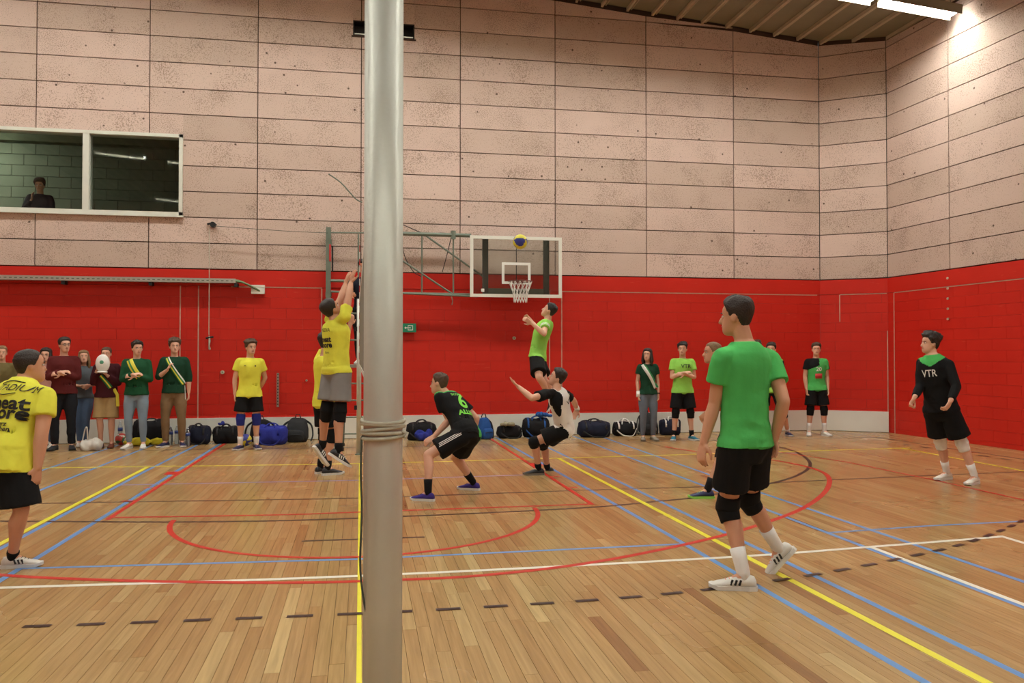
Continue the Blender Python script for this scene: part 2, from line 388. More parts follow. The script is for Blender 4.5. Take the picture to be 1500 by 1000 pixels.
# floor
mb = MB(); mb.box((XL-.2, YB-.2, -.2), (12.4, 16.3, -.012)); floor = tag(mb.build('floor', pm('subfloor', (120, 84, 52), .7)), kind='structure')
PW = .080; planks = []; r2 = random.Random(3)
x = XL
while x < 12.2:
    y = -4-r2.uniform(0, 1.8)
    while y < 16:
        l = r2.uniform(.7, 2.3); t = r2.gauss(.55, .17)
        if r2.random() < .02: t = r2.uniform(.05, .25)
        planks.append((x, y, min(y+l, 16.05), min(1, max(0, t)))); y += l
    x += PW
def vis_key(p):
    c = Vector((p[0]+PW/2, (p[1]+p[2])/2, 0))-CAM; z = c.dot(FW)
    if z < .5: return 999
    px = 750+F_PX*c.dot(RT)/z; py = 500-F_PX*c.dot(UP)/z
    return c.length if -20 < px < 1520 and py < 1040 else 500+c.length
planks.sort(key=vis_key)
g = .0011
def plank_geo(L):
    V, Fc, T = [], [], []
    for (x, y0, y1, t) in L:
        n = len(V); z = 0
        V += [(x+g, y0+g, -.012), (x+PW-g, y0+g, -.012), (x+PW-g, y1-g, -.012), (x+g, y1-g, -.012), (x+g, y0+g, z), (x+PW-g, y0+g, z), (x+PW-g, y1-g, z), (x+g, y1-g, z)]
        Fc += [tuple(i+n for i in f) for f in ((4, 5, 6, 7), (0, 1, 5, 4), (1, 2, 6, 5), (2, 3, 7, 6), (3, 0, 4, 7))]; T += [t]*5
    return V, Fc, T
def plank_obj(L):
    V, Fc, T = plank_geo(L); o = link('plank', V, Fc, M_WOOD, floor)
    a = o.data.attributes.new('tone', 'FLOAT', 'FACE'); a.data.foreach_set('value', T); return o
for p in planks[:299]: plank_obj([p])
tag(plank_obj(planks[299:]), kind='stuff')

# painted court lines, each a thin coat of paint on the planks
LC = {'yellow': pm('yellow_line_paint', (238, 228, 60), .35, .06, 9), 'white': pm('white_line_paint', (232, 228, 212), .35, .06, 9), 'red': pm('red_line_paint', (204, 52, 40), .35, .08, 9),
      'blue': pm('blue_line_paint', (96, 148, 206), .35, .08, 9), 'brown': pm('dark_brown_line_paint', (56, 34, 28), .4, .1, 9), 'purple': pm('violet_line_paint', (150, 132, 176), .35, .08, 9)}
lz = [.0006]
def line(col, pts, w, label, n=0):
    P = [Vector((p[0], p[1], 0)) for p in pts]
    if n: P = smooth_path(P, n)
    V = []
    for i, p in enumerate(P):
        t = (P[min(i+1, len(P)-1)]-P[max(i-1, 0)]).normalized(); s = Vector((-t.y, t.x, 0))*w/2
        V += [p+s+Vector((0, 0, lz[0])), p-s+Vector((0, 0, lz[0]))]
    Fc = [(2*i, 2*i+1, 2*i+3, 2*i+2) for i in range(len(P)-1)]
    k = len(V); V = V+[v-Vector((0, 0, .0006)) for v in V]; Fc += [(k+2*i+2, k+2*i+3, k+2*i+1, k+2*i) for i in range(len(P)-1)]
    for i in range(len(P)-1): Fc += [(2*i, 2*i+2, k+2*i+2, k+2*i), (2*i+3, 2*i+1, k+2*i+1, k+2*i+3)]
    lz[0] += .00006
    o = link('court_line', V, Fc, LC[col], floor); tag(o, label); return o
line('blue', [(-4.38, 11.5), (-4.24, 15.7)], .05, 'far left blue line by the spectators')
line('blue', [(-3.75, 9.5), (-3.64, 15.8)], .05, 'blue line beside the left players feet')
line('blue', [(-2.93, 6.5), (-2.92, 12), (-2.86, 15.8)], .05, 'blue line against the left yellow line')
line('blue', [(-2.52, 5.2), (-2.50, 8.5), (-2.50, 15.8)], .05, 'blue line against the left edge of the red key')
line('blue', [(2.57, 15.8), (2.68, 8), (2.72, 2.0)], .05, 'blue line left of the right yellow line')
line('blue', [(3.16, 15.8), (3.24, 3.6), (3.24, 1.5)], .05, 'blue line right of the right yellow line')
line('blue', [(4.11, 15.8), (4.12, 8), (4.13, 2)], .05, 'blue line running beside the short white line')
line('blue', [(4.62, 15.8), (4.56, 9), (4.61, 3)], .05, 'blue line farthest right on the floor')
line('blue', [(-2.5, 6.72), (0, 6.55), (2.67, 6.58)], .045, 'blue cross line below the red half circle')
line('blue', [(4.15, 6.76), (5.2, 6.86), (8.5, 6.95)], .04, 'blue cross line on the right')
line('purple', [(-2.9, 10.8), (0, 10.66), (2.4, 10.75)], .05, 'faint violet cross line')
line('purple', [(6.1, 12.7), (7.0, 12.3)], .05, 'faint violet line joining the red line')
line('brown', [(-4.2, 9.68), (-2.48, 9.55), (0, 9.34), (2.5, 9.4), (4.3, 9.4), (5.8, 9.6), (9.6, 9.85)], .04, 'dark cross line farther off', 4)
line('brown', [(-4.0, 8.75), (-3.4, 8.66), (-1.5, 8.28), (0, 8.19), (2.2, 8.31), (3.2, 8.55), (3.72, 8.72), (4.75, 9.3), (5.64, 9.99), (6.45, 11.01), (7.0, 12.3), (7.15, 13.3), (7.15, 14.4)], .05, 'dark brown line that turns into an arc on the right', 6)
line('brown', [(-.5, 7.27), (.55, 7.24)], .04, 'short dark dash inside the red half circle')
line('brown', [(-6, 14.8), (0, 14.45), (5, 14.45), (9.8, 14.4)], .04, 'dark line along the spectators')
line('brown', [(9.85, 14.4), (9.98, 11), (10.2, 8)], .04, 'dark line by the right wall')
line('white', [(-5, 6.35), (-2.43, 6.19), (0, 6.05), (2.75, 6.08), (4.2, 6.2), (5.56, 6.34)], .055, 'long white line across the foreground', 4)
line('white', [(5.55, 6.37), (5.50, 5.2), (5.5, 2.5)], .055, 'white line from the corner towards the camera')
line('white', [(4.17, 6.17), (4.17, 2.0)], .05, 'short white line among the blue ones')
line('yellow', [(-9, 12.7), (-4.4, 12.62), (0, 12.3), (5, 12.46), (9.3, 12.66)], .05, 'far yellow sideline', 4)
line('yellow', [(9.12, 12.68), (8.98, 9.8), (9.0, 3.4)], .05, 'right yellow end line')
line('yellow', [(3.0, 12.35), (3.0, 1.8)], .055, 'right yellow attack line')
line('yellow', [(-3.0, 12.45), (-3.0, 3.4)], .055, 'left yellow attack line')
line('yellow', [(-.02, 12.35), (-.006, 3), (-.004, 1.8)], .026, 'yellow centre line under the net')
line('red', [(-2.42, 15.8), (-2.42, 8.55)], .05, 'left side of the red key')
line('red', [(2.43, 15.8), (2.43, 8.48)], .05, 'right side of the red key')
line('red', [(-2.45, 8.66), (-.86, 8.50), (0, 8.50), (2.45, 8.51)], .05, 'red free throw line', 3)
cc = [(-1.78*math.cos(a), 8.42-1.80*math.sin(a)) for a in [PI*i/40 for i in range(41)]]
line('red', cc, .05, 'red half circle below the free throw line')
line('red', [(-4.4, 7.9), (-3.5, 7.05), (-2.58, 6.55), (-1.8, 6.27), (-1.08, 6.08), (-.37, 5.94), (.2, 5.9), (.83, 5.9), (1.7, 6.1), (2.67, 6.55), (3.56, 7.1), (4.6, 7.95), (5.6, 9.15), (6.2, 10.3), (6.2, 11.4), (5.75, 12.4), (5.42, 12.9), (5.2, 13.6)], .06, 'large red three point arc', 8)
line('red', [(6.7, 12.7), (7.12, 11.2), (7.2, 9.5), (7.15, 6)], .04, 'thin red line on the right side of the floor')
for y, w, h, s in ((11.75, .16, .28, -1), (10.52, .13, .05, -1), (9.6, .13, .05, -1), (10.52, .13, .05, 1), (9.6, .13, .05, 1), (11.75, .16, .28, 1)):
    line('red', [(s*2.44, y), (s*(2.44+w), y)], h, 'red tick on the side of the key')
# dashed brown arc in the foreground
arc = [(-6.6, 7.0), (-5.3, 6.2), (-4.0, 5.65), (-2.8, 5.38), (-1.95, 5.28), (-1.0, 5.22), (0, 5.17), (.8, 5.16), (1.7, 5.19), (2.5, 5.3), (3.22, 5.48), (3.84, 5.68), (4.43, 5.9), (4.99, 6.14), (5.8, 6.6), (6.6, 7.15), (7.4, 7.9), (8.1, 8.8)]
ap = smooth_path([(x, y, 0) for x, y in arc], 12)
cum = [0.0]
for a, b in zip(ap, ap[1:]): cum.append(cum[-1]+(b-a).length)
def along(s):
    for i in range(len(cum)-1):
        if cum[i+1] >= s: return ap[i].lerp(ap[i+1], (s-cum[i])/(cum[i+1]-cum[i]+1e-9))
    return ap[-1]
s0 = min(range(len(ap)), key=lambda i: abs(ap[i].x+1.95)); s = cum[s0] % .302
while s+.15 < cum[-1]:
    a, b = along(s), along(s+.155); line('brown', [(a.x, a.y), (b.x, b.y)], .045, 'dark brown dash of the dashed arc'); s += .302
for k in range(7):
    y = 13.2-k*.42; line('brown', [(9.55+k*.03, y), (9.56+k*.03, y-.2)], .045, 'dark dash by the right wall')

# ------------------------------------------------------------------ gallery window and the room behind
GX0, GX1, GY0, GY1, GZ0, GZ1 = -12.5, -2.9, 16.25, 19.0, 3.1, 6.35
M_GW = pm('grey_green_block', (140, 150, 130), .8, .12, 2.2, .3, 50); M_GAP2 = pm('gallery_joint', (84, 88, 74), .9)
mb = MB()
for a, b in (((GX0, GY0-.0, GZ0-.1), (GX1, GY1+.2, GZ0)), ((GX0, GY0, GZ1), (GX1, GY1+.2, GZ1+.1)), ((GX0-.1, GY0, GZ0), (GX0, GY1+.2, GZ1)), ((GX1, GY0, GZ0), (GX1+.1, GY1+.2, GZ1)), ((GX0, GY1+.04, GZ0), (GX1, GY1+.2, GZ1))): mb.box(a, b)
gal = tag(mb.build('wall_gallery', M_GAP2), kind='structure')
bw, bh = .47, .232
mes = {}
for r in range(14):
    for k in range(-1, 21):
        a = max(GX0, GX0+k*bw+(r % 2)*bw/2)+.006; b = min(GX1, GX0+(k+1)*bw+(r % 2)*bw/2)-.006; z = GZ0+r*bh
        if b-a < .05: continue
        w = round(b-a, 3)
        if w not in mes:
            me = MB().box((0, 0, 0), (w, .04, bh-.012)); m_ = bpy.data.meshes.new('gallery_block'); m_.from_pydata(me.v, [], me.f); m_.materials.append(M_GW); mes[w] = m_
        if -8.9 < a and r > 2:
            o = bpy.data.objects.new('brick', mes[w]); C.objects.link(o); o.parent = gal; o.location = (a, GY1+rnd.uniform(-.003, .003), z)
# ceiling beam inside
mb = MB(); mb.box((GX0, 18.80, 6.12), (GX1, 18.98, GZ1)); tag(mb.build('trim_%d' % n_trim, pm('gallery_beam', (126, 132, 108), .8, .15, 3)), kind='structure'); n_trim += 1
# gallery lamp over the left part
gl = empty('ceiling_light', (-8.3, 17.9, 6.15), 'strip light inside the gallery behind the window', 'light')
MB().box((-.7, -.06, .02), (.7, .06, .12)).build('housing', M_WHITEB, gl)
MB().box((-.68, -.05, -.02), (.68, .05, .02)).build('tube', pm('gallery_tube', (250, 250, 230), .5, 0, emit=60.0), gl)
# window frame
M_WF = pm('window_frame_metal', (214, 216, 206), .45, .06, 4)
x0, x1, z0, z1 = WIN; t = .075
mb = MB()
mb.box((x0, 15.95, z0), (x1, 16.2, z0+t)); mb.box((x0, 15.95, z1-t*.8), (x1, 16.2, z1)); mb.box((x1-t*.8, 15.95, z0), (x1, 16.2, z1)); mb.box((x0, 15.95, z0), (x0+t, 16.2, z1))
win = tag(mb.build('window_1', M_WF), kind='structure')
for xm in (-4.93, -6.72):
    MB().box((xm-.055, 15.955, z0+t), (xm+.055, 16.17, z1-t*.8)).build('mullion', M_WF, win)
for a, b in ((x0+t, -6.775), (-6.665, -4.985), (-4.875, x1-.06)):
    MB().box((a, 16.05, z0+t), (b, 16.062, z1-t*.8)).build('window_pane', M_GLASS, win)
MB().box((x0, 15.93, z0-.02), (x1+.02, 15.99, z0+.012)).build('window_sill', M_WF, win)
# small dark vent opening high in the wall
v0, v1, q0, q1 = VENT
mb = MB(); mb.box((v0, 16.02, q0), (v1, 16.25, q0+.02)); mb.box((v0, 16.02, q1-.02), (v1, 16.25, q1)); mb.box((v0, 16.02, q0), (v0+.02, 16.25, q1)); mb.box((v1-.02, 16.02, q0), (v1, 16.25, q1)); mb.box((v0, 16.24, q0), (v1, 16.26, q1))
vent = tag(mb.build('window_2', pm('vent_dark', (28, 26, 28), .6)), kind='structure')
MB().box((v0+.03, 15.99, q0+.02), (v1-.03, 16.03, q0+.045)).build('lip', M_ALU, vent)
MB().box((v0-.03, 15.985, q0-.03), (v1+.03, 16.0, q0)).build('frame', M_DARKGAP, vent)

# ------------------------------------------------------------------ ceiling lights in four rows
M_HOUS = pm('lamp_housing', (150, 146, 130), .5, .05, 5); M_TUBE = pm('lamp_diffuser', (250, 250, 240), .5, 0, emit=LAMP_STRENGTH)
LROT = math.atan(.09)
hm = bpy.data.meshes.new('housing'); h_ = MB(); h_.box((-.74, -.15, .03), (.74, .15, .10)); h_.box((-.74, -.16, -.068), (.74, -.148, .10)); h_.box((-.74, .148, -.068), (.74, .16, .10))  # long side baffles are added to keep lamp light off the upper wall
hm.from_pydata(h_.v, [], h_.f); hm.materials.append(M_HOUS)
dm = bpy.data.meshes.new('diffuser'); d_ = MB().box((-.735, -.142, .0), (.735, .142, .028)); dm.from_pydata(d_.v, [], d_.f); dm.materials.append(M_TUBE)
km = bpy.data.meshes.new('hanger'); k_ = MB(); k_.box((-.006, -.01, .1), (.006, .01, .32)); km.from_pydata(k_.v, [], k_.f); km.materials.append(M_HOUS)
for yi, (Y, nl) in enumerate(((13.1, 'row nearest the back wall'), (5.1, 'second row from the back wall'), (-2.8, 'row behind the camera'), (-12.6, 'row at the far end behind the camera'))):
    for k in range(15 if yi == 0 else 8):
        X = 9.88-1.62*k if yi == 0 else 9.5-2.72*k
        lab = 'white strip light on the ceiling, ' + nl
        if yi == 0 and k == 0: lab = 'long white strip light at the top right by the right wall'
        if yi == 0 and k == 1: lab = 'white strip light cut by the top edge, second from the right wall'
        e = empty('ceiling_light', (X, Y, roof_z(X)-.33), lab, 'light', 'strip lights on the ceiling'); e.rotation_euler = (0, LROT, 0); e.scale = (1 if yi == 0 else 1.28, 1, 1)
        for nm, me, hx in (('housing', hm, 0), ('diffuser', dm, 0), ('hanger', km, -.6), ('hanger', km, .6)):
            o = bpy.data.objects.new(nm, me); C.objects.link(o); o.parent = e; o.location = (hx, 0, 0)

# ------------------------------------------------------------------ people
def az_vec(a, pitch=0):
    a = math.radians(a); p = math.radians(pitch)
    return Vector((math.sin(a)*math.cos(p), math.cos(a)*math.cos(p), math.sin(p)))
def solve(parent, px, py, L, s):
    """joint on the sight line through a pixel at bone length L from its parent (s<0 nearer, s>0 farther; 0 = on the parent's depth)"""
    d = ray_dir(px, py)
    if s == 0:
        p = at(px, py, parent.y); v = p-parent
        return parent+v.normalized()*min(v.length, L*1.04)
    b = (parent-CAM).dot(d); c = (parent-CAM).length_squared-L*L; disc = b*b-c
    if disc <= 0:
        p = CAM+d*b; return parent+(p-parent).normalized()*L
    q = math.sqrt(disc)
    return CAM+d*(b-q if s < 0 else b+q)
def head_rings(k, o, f, u, l, grow=0.0, n=28, mask=None, levels=None):
    T = [(0, .058, .018, .020), (.03, .074, .002, .032), (.10, .084, -.028, .046), (.20, .086, -.056, .055), (.30, .082, -.074, .062), (.40, .079, -.086, .068), (.50, .077, -.094, .073),
         (.60, .084, -.100, .0755), (.72, .081, -.102, .0765), (.82, .068, -.096, .072), (.90, .052, -.082, .061), (.95, .036, -.064, .047), (.985, .014, -.040, .028), (1.0, -.008, -.018, .006)]
    rings = []
    for i in range(levels or 26):
        v = .5-.5*math.cos(PI*i/((levels or 26)-1)); yf, yb, w = interp(T, v)
        z = (v-.5)*.236; cy = (yf+yb)/2; ry = (yf-yb)/2; ring = []
        for j in range(n):
            a = 2*PI*j/n; cx, sy = math.sin(a), math.cos(a)
            e = 2/2.25
            x = w*math.copysign(abs(cx)**e, cx); y = cy+ry*math.copysign(abs(sy)**e, sy)
            hw = (w/.0765)**1.5; dn = Vector((cx*hw, sy*hw, (v-.5)*1.7)).normalized()
            off = grow if mask is None else mask(v, math.degrees(a if a < PI else 2*PI-a), a)
            q = Vector((x, y, z))+dn*off
            # eye sockets
            if mask is None and .44 < v < .58 and sy > .3: q.y -= .006*math.exp(-((abs(x)-.030)/.014)**2)
            ring.append(o+(l*q.x+f*q.y+u*q.z)*k)
        rings.append(ring)
    return rings
def sstep(a, b, x):
    t = max(0, min(1, (x-a)/(b-a))); return t*t*(3-2*t)

M_EYE = pm('eye_white', (225, 222, 215), .3, .02); M_IRIS = pm('iris_dark', (44, 34, 28), .3, .05); M_LIP = pm('lips', (176, 104, 92), .5, .05)
SKIN = [pm('skin_fair', (222, 172, 146), .55, .05, 9, .05, 120, spec=.35), pm('skin_warm', (206, 152, 122), .55, .05, 9, .05, 120, spec=.35), pm('skin_tan', (190, 136, 104), .55, .05, 9, .05, 120, spec=.35)]
HAIRM = {'dark': pm('hair_dark_brown', (44, 32, 26), .6, .3, 40, .6, 90), 'brown': pm('hair_brown', (84, 60, 42), .6, .3, 40, .6, 90), 'black': pm('hair_black', (26, 22, 22), .5, .3, 40, .6, 90),
         'blond': pm('hair_dark_blond', (140, 108, 74), .6, .3, 40, .6, 90)}

class Fig: pass
def person(label, J, look, group=None):
    """J: joints (world) and directions; look: clothing and hair"""
    k = J['k']; P, N = J['pel'], J['neck']; fat = look.get('fat', 1.0); fem = look.get('fem', False)
    base = Vector((P.x, P.y, 0)) if 'base' not in J else J['base']
    W = lambda v: Vector(v)-base
    up = (N-P).normalized()
    def frame_at(t):
        a = J['pf'].lerp(J['cf'], max(0, min(1, t))); a = (a-up*a.dot(up)).normalized(); return a, up, a.cross(up)*-1   # f, u, left
    # left = u x f
    def fr(t):
        f, u, _ = frame_at(t); return f, u, u.cross(f)
    bow = J.get('bow', 0.0)
    tors = [(-.17, .085, .080, 0), (-.07, .150, .108, -.008), (.06, .166, .114, -.010), (.22, .150, .103, 0), (.40, .146, .100, .006), (.60, .162, .112, .010), (.78, .172, .114, .006), (.89, .158, .098, 0), (.96, .105, .078, -.004), (1.03, .062, .060, 0)]
    if fem: tors = [(t, w*(.9 if t > .15 else .98)*(.93 if .2 < t < .5 else 1), d*(.93 if t < .5 else .98), y) for t, w, d, y in tors]
    if fat != 1: tors = [(t, w*(1+(fat-1)*(1 if t < .85 else .4)), d*(1+(fat-1)*1.3*(1 if t < .85 else .3)), y) for t, w, d, y in tors]
    def torso(gw, gd, t0, t1, steps=12, nn=20, tab=None):
        rings = []
        for i in range(steps+1):
            t = t0+(t1-t0)*i/steps; w, d, y = interp(tab or tors, t); f, u, l = fr(t)
            c = W(P.lerp(N, t) if True else 0)+f*(y*k+bow*k*math.sin(PI*max(0, min(1, t))))
            rings.append([c+l*(math.cos(2*PI*j/nn)*(w*k+gw))+f*(math.sin(2*PI*j/nn)*(d*k+gd)) for j in range(nn)])
        return loft(rings)
    def SH(s): return J['shL'] if s > 0 else J['shR']
    pieces = []
    def add(L, VF): L.append(VF)
    def join(L):
        V, Fc = [], []
        for v, f in L:
            n = len(V); V += v; Fc += [tuple(i+n for i in q) for q in f]
        return V, Fc
    body = []
    add(body, torso(0, 0, -.17, 1.03, 16, 24))
    fat2 = 1+(fat-1)*.7; arm = J.get('armf', 1)*fat2*(.86 if fem else 1)
    for s, sh, el, wr in ((1, 'shL', 'elL', 'wrL'), (-1, 'shR', 'elR', 'wrR')):
        S, E_, Wr = J[sh], J[el], J[wr]; f, u, l = fr(.9)
        add(body, tube([W(N.lerp(P, .10)), W(N.lerp(P, .06)).lerp(W(S), .5), W(S)], [.062*k, .055*k, .052*k*arm], 12))
        add(body, tube([W(S), W(S.lerp(E_, .25)), W(S.lerp(E_, .6)), W(E_)], [.052*k*arm, .051*k*arm, .046*k*arm, .040*k*arm], 12))
        add(body, tube([W(E_), W(E_.lerp(Wr, .28)), W(E_.lerp(Wr, .65)), W(Wr)], [.039*k*arm, .042*k*arm, .034*k*arm, .026*k*arm], 12))
        # hand
        d = J.get('hd'+sh[-1], (Wr-E_)).normalized(); pn = J.get('hn'+sh[-1]); pn = pn if pn is not None else l*-s
        pn = (pn-d*pn.dot(d)); pn = pn.normalized() if pn.length > 1e-4 else d.orthogonal().normalized()
        side = pn.cross(d).normalized()*(-s)       # thumb side
        if J.get('thumb'+sh[-1]): side = -side
        curl = J.get('curl'+sh[-1], .35); w0 = W(Wr)
        add(body, tube([w0-d*.012*k, w0+d*.03*k, w0+d*.065*k, w0+d*.088*k], [.030*k, .037*k, .041*k, .038*k], 12, 'round', up0=side, sq=[(1, .62), (1, .42), (1, .36), (1, .30)]))
        for q, (o, L) in enumerate(((.031, .066), (.0105, .078), (-.0105, .073), (-.031, .057))):
            p = w0+d*.080*k+side*o*k; ang = 0; pts = [p]; dd = (d+side*o*2.2).normalized()
            for sg in (.45, .32, .25):
                ang += curl*(1.0 if sg > .4 else .9)
                pts.append(pts[-1]+(dd*math.cos(ang)+pn*math.sin(ang))*L*sg*k)
            add(body, tube(pts, [.0092*k, .0088*k, .0082*k, .0070*k], 8))
        th = w0+d*.022*k+side*.026*k; t1 = th+(d*.55+side*.75+pn*.25).normalized()*.034*k; t2 = t1+(d*.85+side*.35+pn*.35).normalized()*.032*k; t3 = t2+(d*.95+pn*.3).normalized()*.022*k
        add(body, tube([th, t1, t2, t3], [.015*k, .012*k, .0105*k, .0085*k], 8))
    leg = fat2
    for s, hp, kn, an in ((1, 'hipL', 'knL', 'anL'), (-1, 'hipR', 'knR', 'anR')):
        H_, K_, A_ = J[hp], J[kn], J[an]
        fk = J['ff'+an[-1]]; bk = -fk
        add(body, tube([W(H_), W(H_.lerp(K_, .3)), W(H_.lerp(K_, .7)), W(K_)], [.088*k*leg, .082*k*leg, .064*k*leg, .056*k], 14))
        sd = (A_-K_).normalized(); cb = (bk-sd*bk.dot(sd)); cb = cb.normalized() if cb.length > .1 else bk
        add(body, tube([W(K_), W(K_.lerp(A_, .28))+cb*.012*k, W(K_.lerp(A_, .6))+cb*.004*k, W(A_)], [.054*k, .056*k*leg, .043*k, .034*k], 14))
        fo = W(A_)-sd*0; add(body, tube([fo, fo+fk*.08*k+J['fu'+an[-1]]*-.045*k], [.034*k, .03*k], 10))
    # head
    hf = J['hf'].normalized(); hu = J.get('hu', up); hu = (hu-hf*hu.dot(hf)).normalized(); hl = hu.cross(hf); HC = W(J['head']); hk = k*look.get('hk', 1)
    add(body, loft(head_rings(hk, HC, hf, hu, hl)))
    add(body, tube([W(P.lerp(N, .93)), W(N), HC-hf*.022*k-hu*.05*k], [.064*k, .058*k*(.88 if fem else 1)*fat2, .056*k*(.85 if fem else 1)*fat2], 14))
    add(body, tube([HC+hf*.078*k+hu*.008*k, HC+hf*.094*k-hu*.018*k, HC+hf*.101*k-hu*.034*k, HC+hf*.086*k-hu*.041*k], [.008*k, .011*k, .0145*k, .011*k], 8))
    for s in (1, -1):
        add(body, ellip(HC+hl*(s*.077*k)-hf*.008*k-hu*.006*k, (.010*k, .020*k, .032*k), Matrix((hl, hf, hu)).transposed()))
    vox = look.get('vox', .010)
    items = [join(body)+(vox, 1)]; names = ['person']
    # shirt
    sv = look.get('svox', .014); top = look.get('top')
    if top:
        sl = top.get('sleeve', .55); g0 = top.get('loose', .020); hem = top.get('hem', -.10); sh_ = []
        tt = [(hem, .178*fat, .130*fat, 0), (.05, .170*fat, .122*fat, 0), (.22, .156*fat, .110*fat, 0), (.45, .152*fat, .106*fat, .006), (.62, .165*fat, .115*fat, .010), (.78, .176, .118*fat, .006), (.89, .162, .104, 0), (.95, .125, .088, -.004), (1.0, .075, .068, -.002), (1.03, .066, .062, 0)]
        if fem: tt = [(t, w*.92, d*.96, y) for t, w, d, y in tt]
        add(sh_, torso(g0*.7, g0*.8, hem, 1.02, 18, 24, tt))
        for s, sh, el, wr in ((1, 'shL', 'elL', 'wrL'), (-1, 'shR', 'elR', 'wrR')):
            S, E_, Wr = J[sh], J[el], J[wr]
            add(sh_, tube([W(N.lerp(P, .085)), W(N.lerp(P, .07)).lerp(W(S), .55), W(S)], [.066*k, .062*k, .060*k*fat2+g0*.3], 14))
            if sl <= .8: add(sh_, tube([W(S), W(S.lerp(E_, sl*.5)), W(S.lerp(E_, sl))], [.060*k*fat2+g0*.3, .060*k*fat2+g0*.5, .062*k*fat2+g0*.6], 16, 'flat'))
            else:
                e2 = sl-1
                add(sh_, tube([W(S), W(S.lerp(E_, .5)), W(E_)], [.059*k*fat2+g0*.3, .054*k+g0*.4, .048*k+g0*.4], 14))
                add(sh_, tube([W(E_), W(E_.lerp(Wr, e2*.5)), W(E_.lerp(Wr, e2))], [.047*k+g0*.4, .044*k+g0*.4, (.037 if e2 > .7 else .045)*k+g0*.3], 14, 'flat'))
        if top.get('hood'): add(sh_, tube([W(N)+fr(1)[2]*.07*k, W(N)-fr(1)[0]*.075*k+up*.0*k, W(N)-fr(1)[2]*.07*k], [.022*k, .040*k, .022*k], 10))
        if top.get('hood'): add(sh_, tube([W(N)+fr(1)[2]*.06*k+up*.01, W(N)+fr(1)[0]*.075*k-up*.03*k, W(N)-fr(1)[2]*.06*k+up*.01], [.02*k, .016*k, .02*k], 10))
        items.append(join(sh_)+(sv, 1)); names.append('shirt')
    bot = look.get('bottom')
    if bot:
        ln = bot['len']; lo = bot.get('loose', .02); b_ = []
        add(b_, torso(lo*.5, lo*.5, -.19, bot.get('rise', .20), 8, 20))
        for s, hp, kn, an in ((1, 'hipL', 'knL', 'anL'), (-1, 'hipR', 'knR', 'anR')):
            H_, K_, A_ = W(J[hp]), W(J[kn]), W(J[an]); l1 = min(1, ln); add(b_, ellip(H_, ((.098*leg)*k+lo*.5,)*3))
            add(b_, tube([H_+(H_-K_).normalized()*.0, H_.lerp(K_, l1*.5), H_.lerp(K_, l1)], [.092*k*leg+lo*.6, .086*k*leg+lo*.9, (.088*leg if ln < 1 else .060)*k*(1-.0*ln)+lo*(1.1 if ln < 1 else .5)], 18, 'flat' if ln < 1 else 'round'))
            if ln > 1:
                e = ln-1; add(b_, tube([K_, K_.lerp(A_, .35*e), K_.lerp(A_, e)], [.060*k+lo*.5, .060*k+lo*.45, bot.get('cuff', .044)*k+lo*.4], 16, 'flat'))
        items.append(join(b_)+(sv, 1)); names.append(bot.get('name', 'shorts'))
    res = remesh_batch(items)
    if bot: wrinkle(res[1+(1 if top else 0)], bot.get('wr', .006), len(label)+5)
    if top: wrinkle(res[1], top.get('wr', .0075), len(label))
    skin = SKIN[look.get('skin', 0)]
    def push(me, under, gap):
        bv = BVHTree.FromPolygons([v.co.copy() for v in under.vertices], [tuple(p.vertices) for p in under.polygons])
        for v in me.vertices:
            h, n, i, d = bv.find_nearest(v.co, .06)
            if h is not None and (v.co-h).dot(n) < gap: v.co = h+n*gap
        me.update()
    hasb = 1+(1 if top else 0)
    if bot: push(res[hasb], res[0], .004)
    if top and bot:
        push(res[1], res[hasb], .007)
    root = obj_mesh('person', res[0], skin, None, base)
    tag(root, label, 'person', group)
    F = Fig(); F.root = root; F.base = base; F.fr = fr; F.W = W; F.k = k; F.J = J; F.N = N; F.P = P; F.up = up
    idx = 1
    if top:
        me = res[idx]; idx += 1
        mats = top['mats'] if 'mats' in top else [top['mat']]
        F.shirt = obj_mesh('shirt' if not top.get('name') else top['name'], me, mats, root)
        F.bvh = BVHTree.FromPolygons([v.co.copy() for v in me.vertices], [tuple(p.vertices) for p in me.polygons])
        if 'paint' in top:
            f, u, l = fr(.85); No = W(N)
            mi = []
            for p in me.polygons:
                c = p.center-No
                # arm coordinate: distance along the nearer upper arm
                mi.append(top['paint'](c.dot(l)/k, c.dot(f)/k, c.dot(u)/k, p.normal.dot(f)))
            me.polygons.foreach_set('material_index', np.array(mi, dtype=np.int32))
    if bot:
        me = res[idx]; idx += 1
        F.bottom = obj_mesh(bot.get('name', 'shorts'), me, bot['mat'], root)
    # hair
    hs = look.get('hair', 'dark'); ht = look.get('hairt', .020); tous = look.get('tous', .35); bald = look.get('bald', False)
    def hmask(v, a, raw):
        front = interp([(0, .80), (40, .78), (62, .66), (78, .44), (95, .50), (115, .34), (140, .20), (180, .16)], a)[0]
        m = sstep(front-.03, front+.07, v)
        th = ht*(.45+.75*sstep(.5, .95, v))
        if bald and v > .72: th *= .25
        nz = noise.noise(Vector((math.sin(raw)*2.4, math.cos(raw)*2.4, v*5))*1.6+Vector((len(label), 0, 0)))
        nz2 = noise.noise(Vector((math.sin(raw)*7, math.cos(raw)*7, v*9))+Vector((len(label), 3, 0)))
        nz3 = noise.noise(Vector((math.sin(raw)*16, math.cos(raw)*16, v*14))+Vector((len(label), 7, 0)))
        return -.010+m*(th*(1+tous*nz*1.5+tous*1.1*nz2+tous*.9*nz3)+.012)
    V, Fc = loft(head_rings(hk, HC, hf, hu, hl, mask=hmask, n=44, levels=34))
    hv = [(V, Fc)]
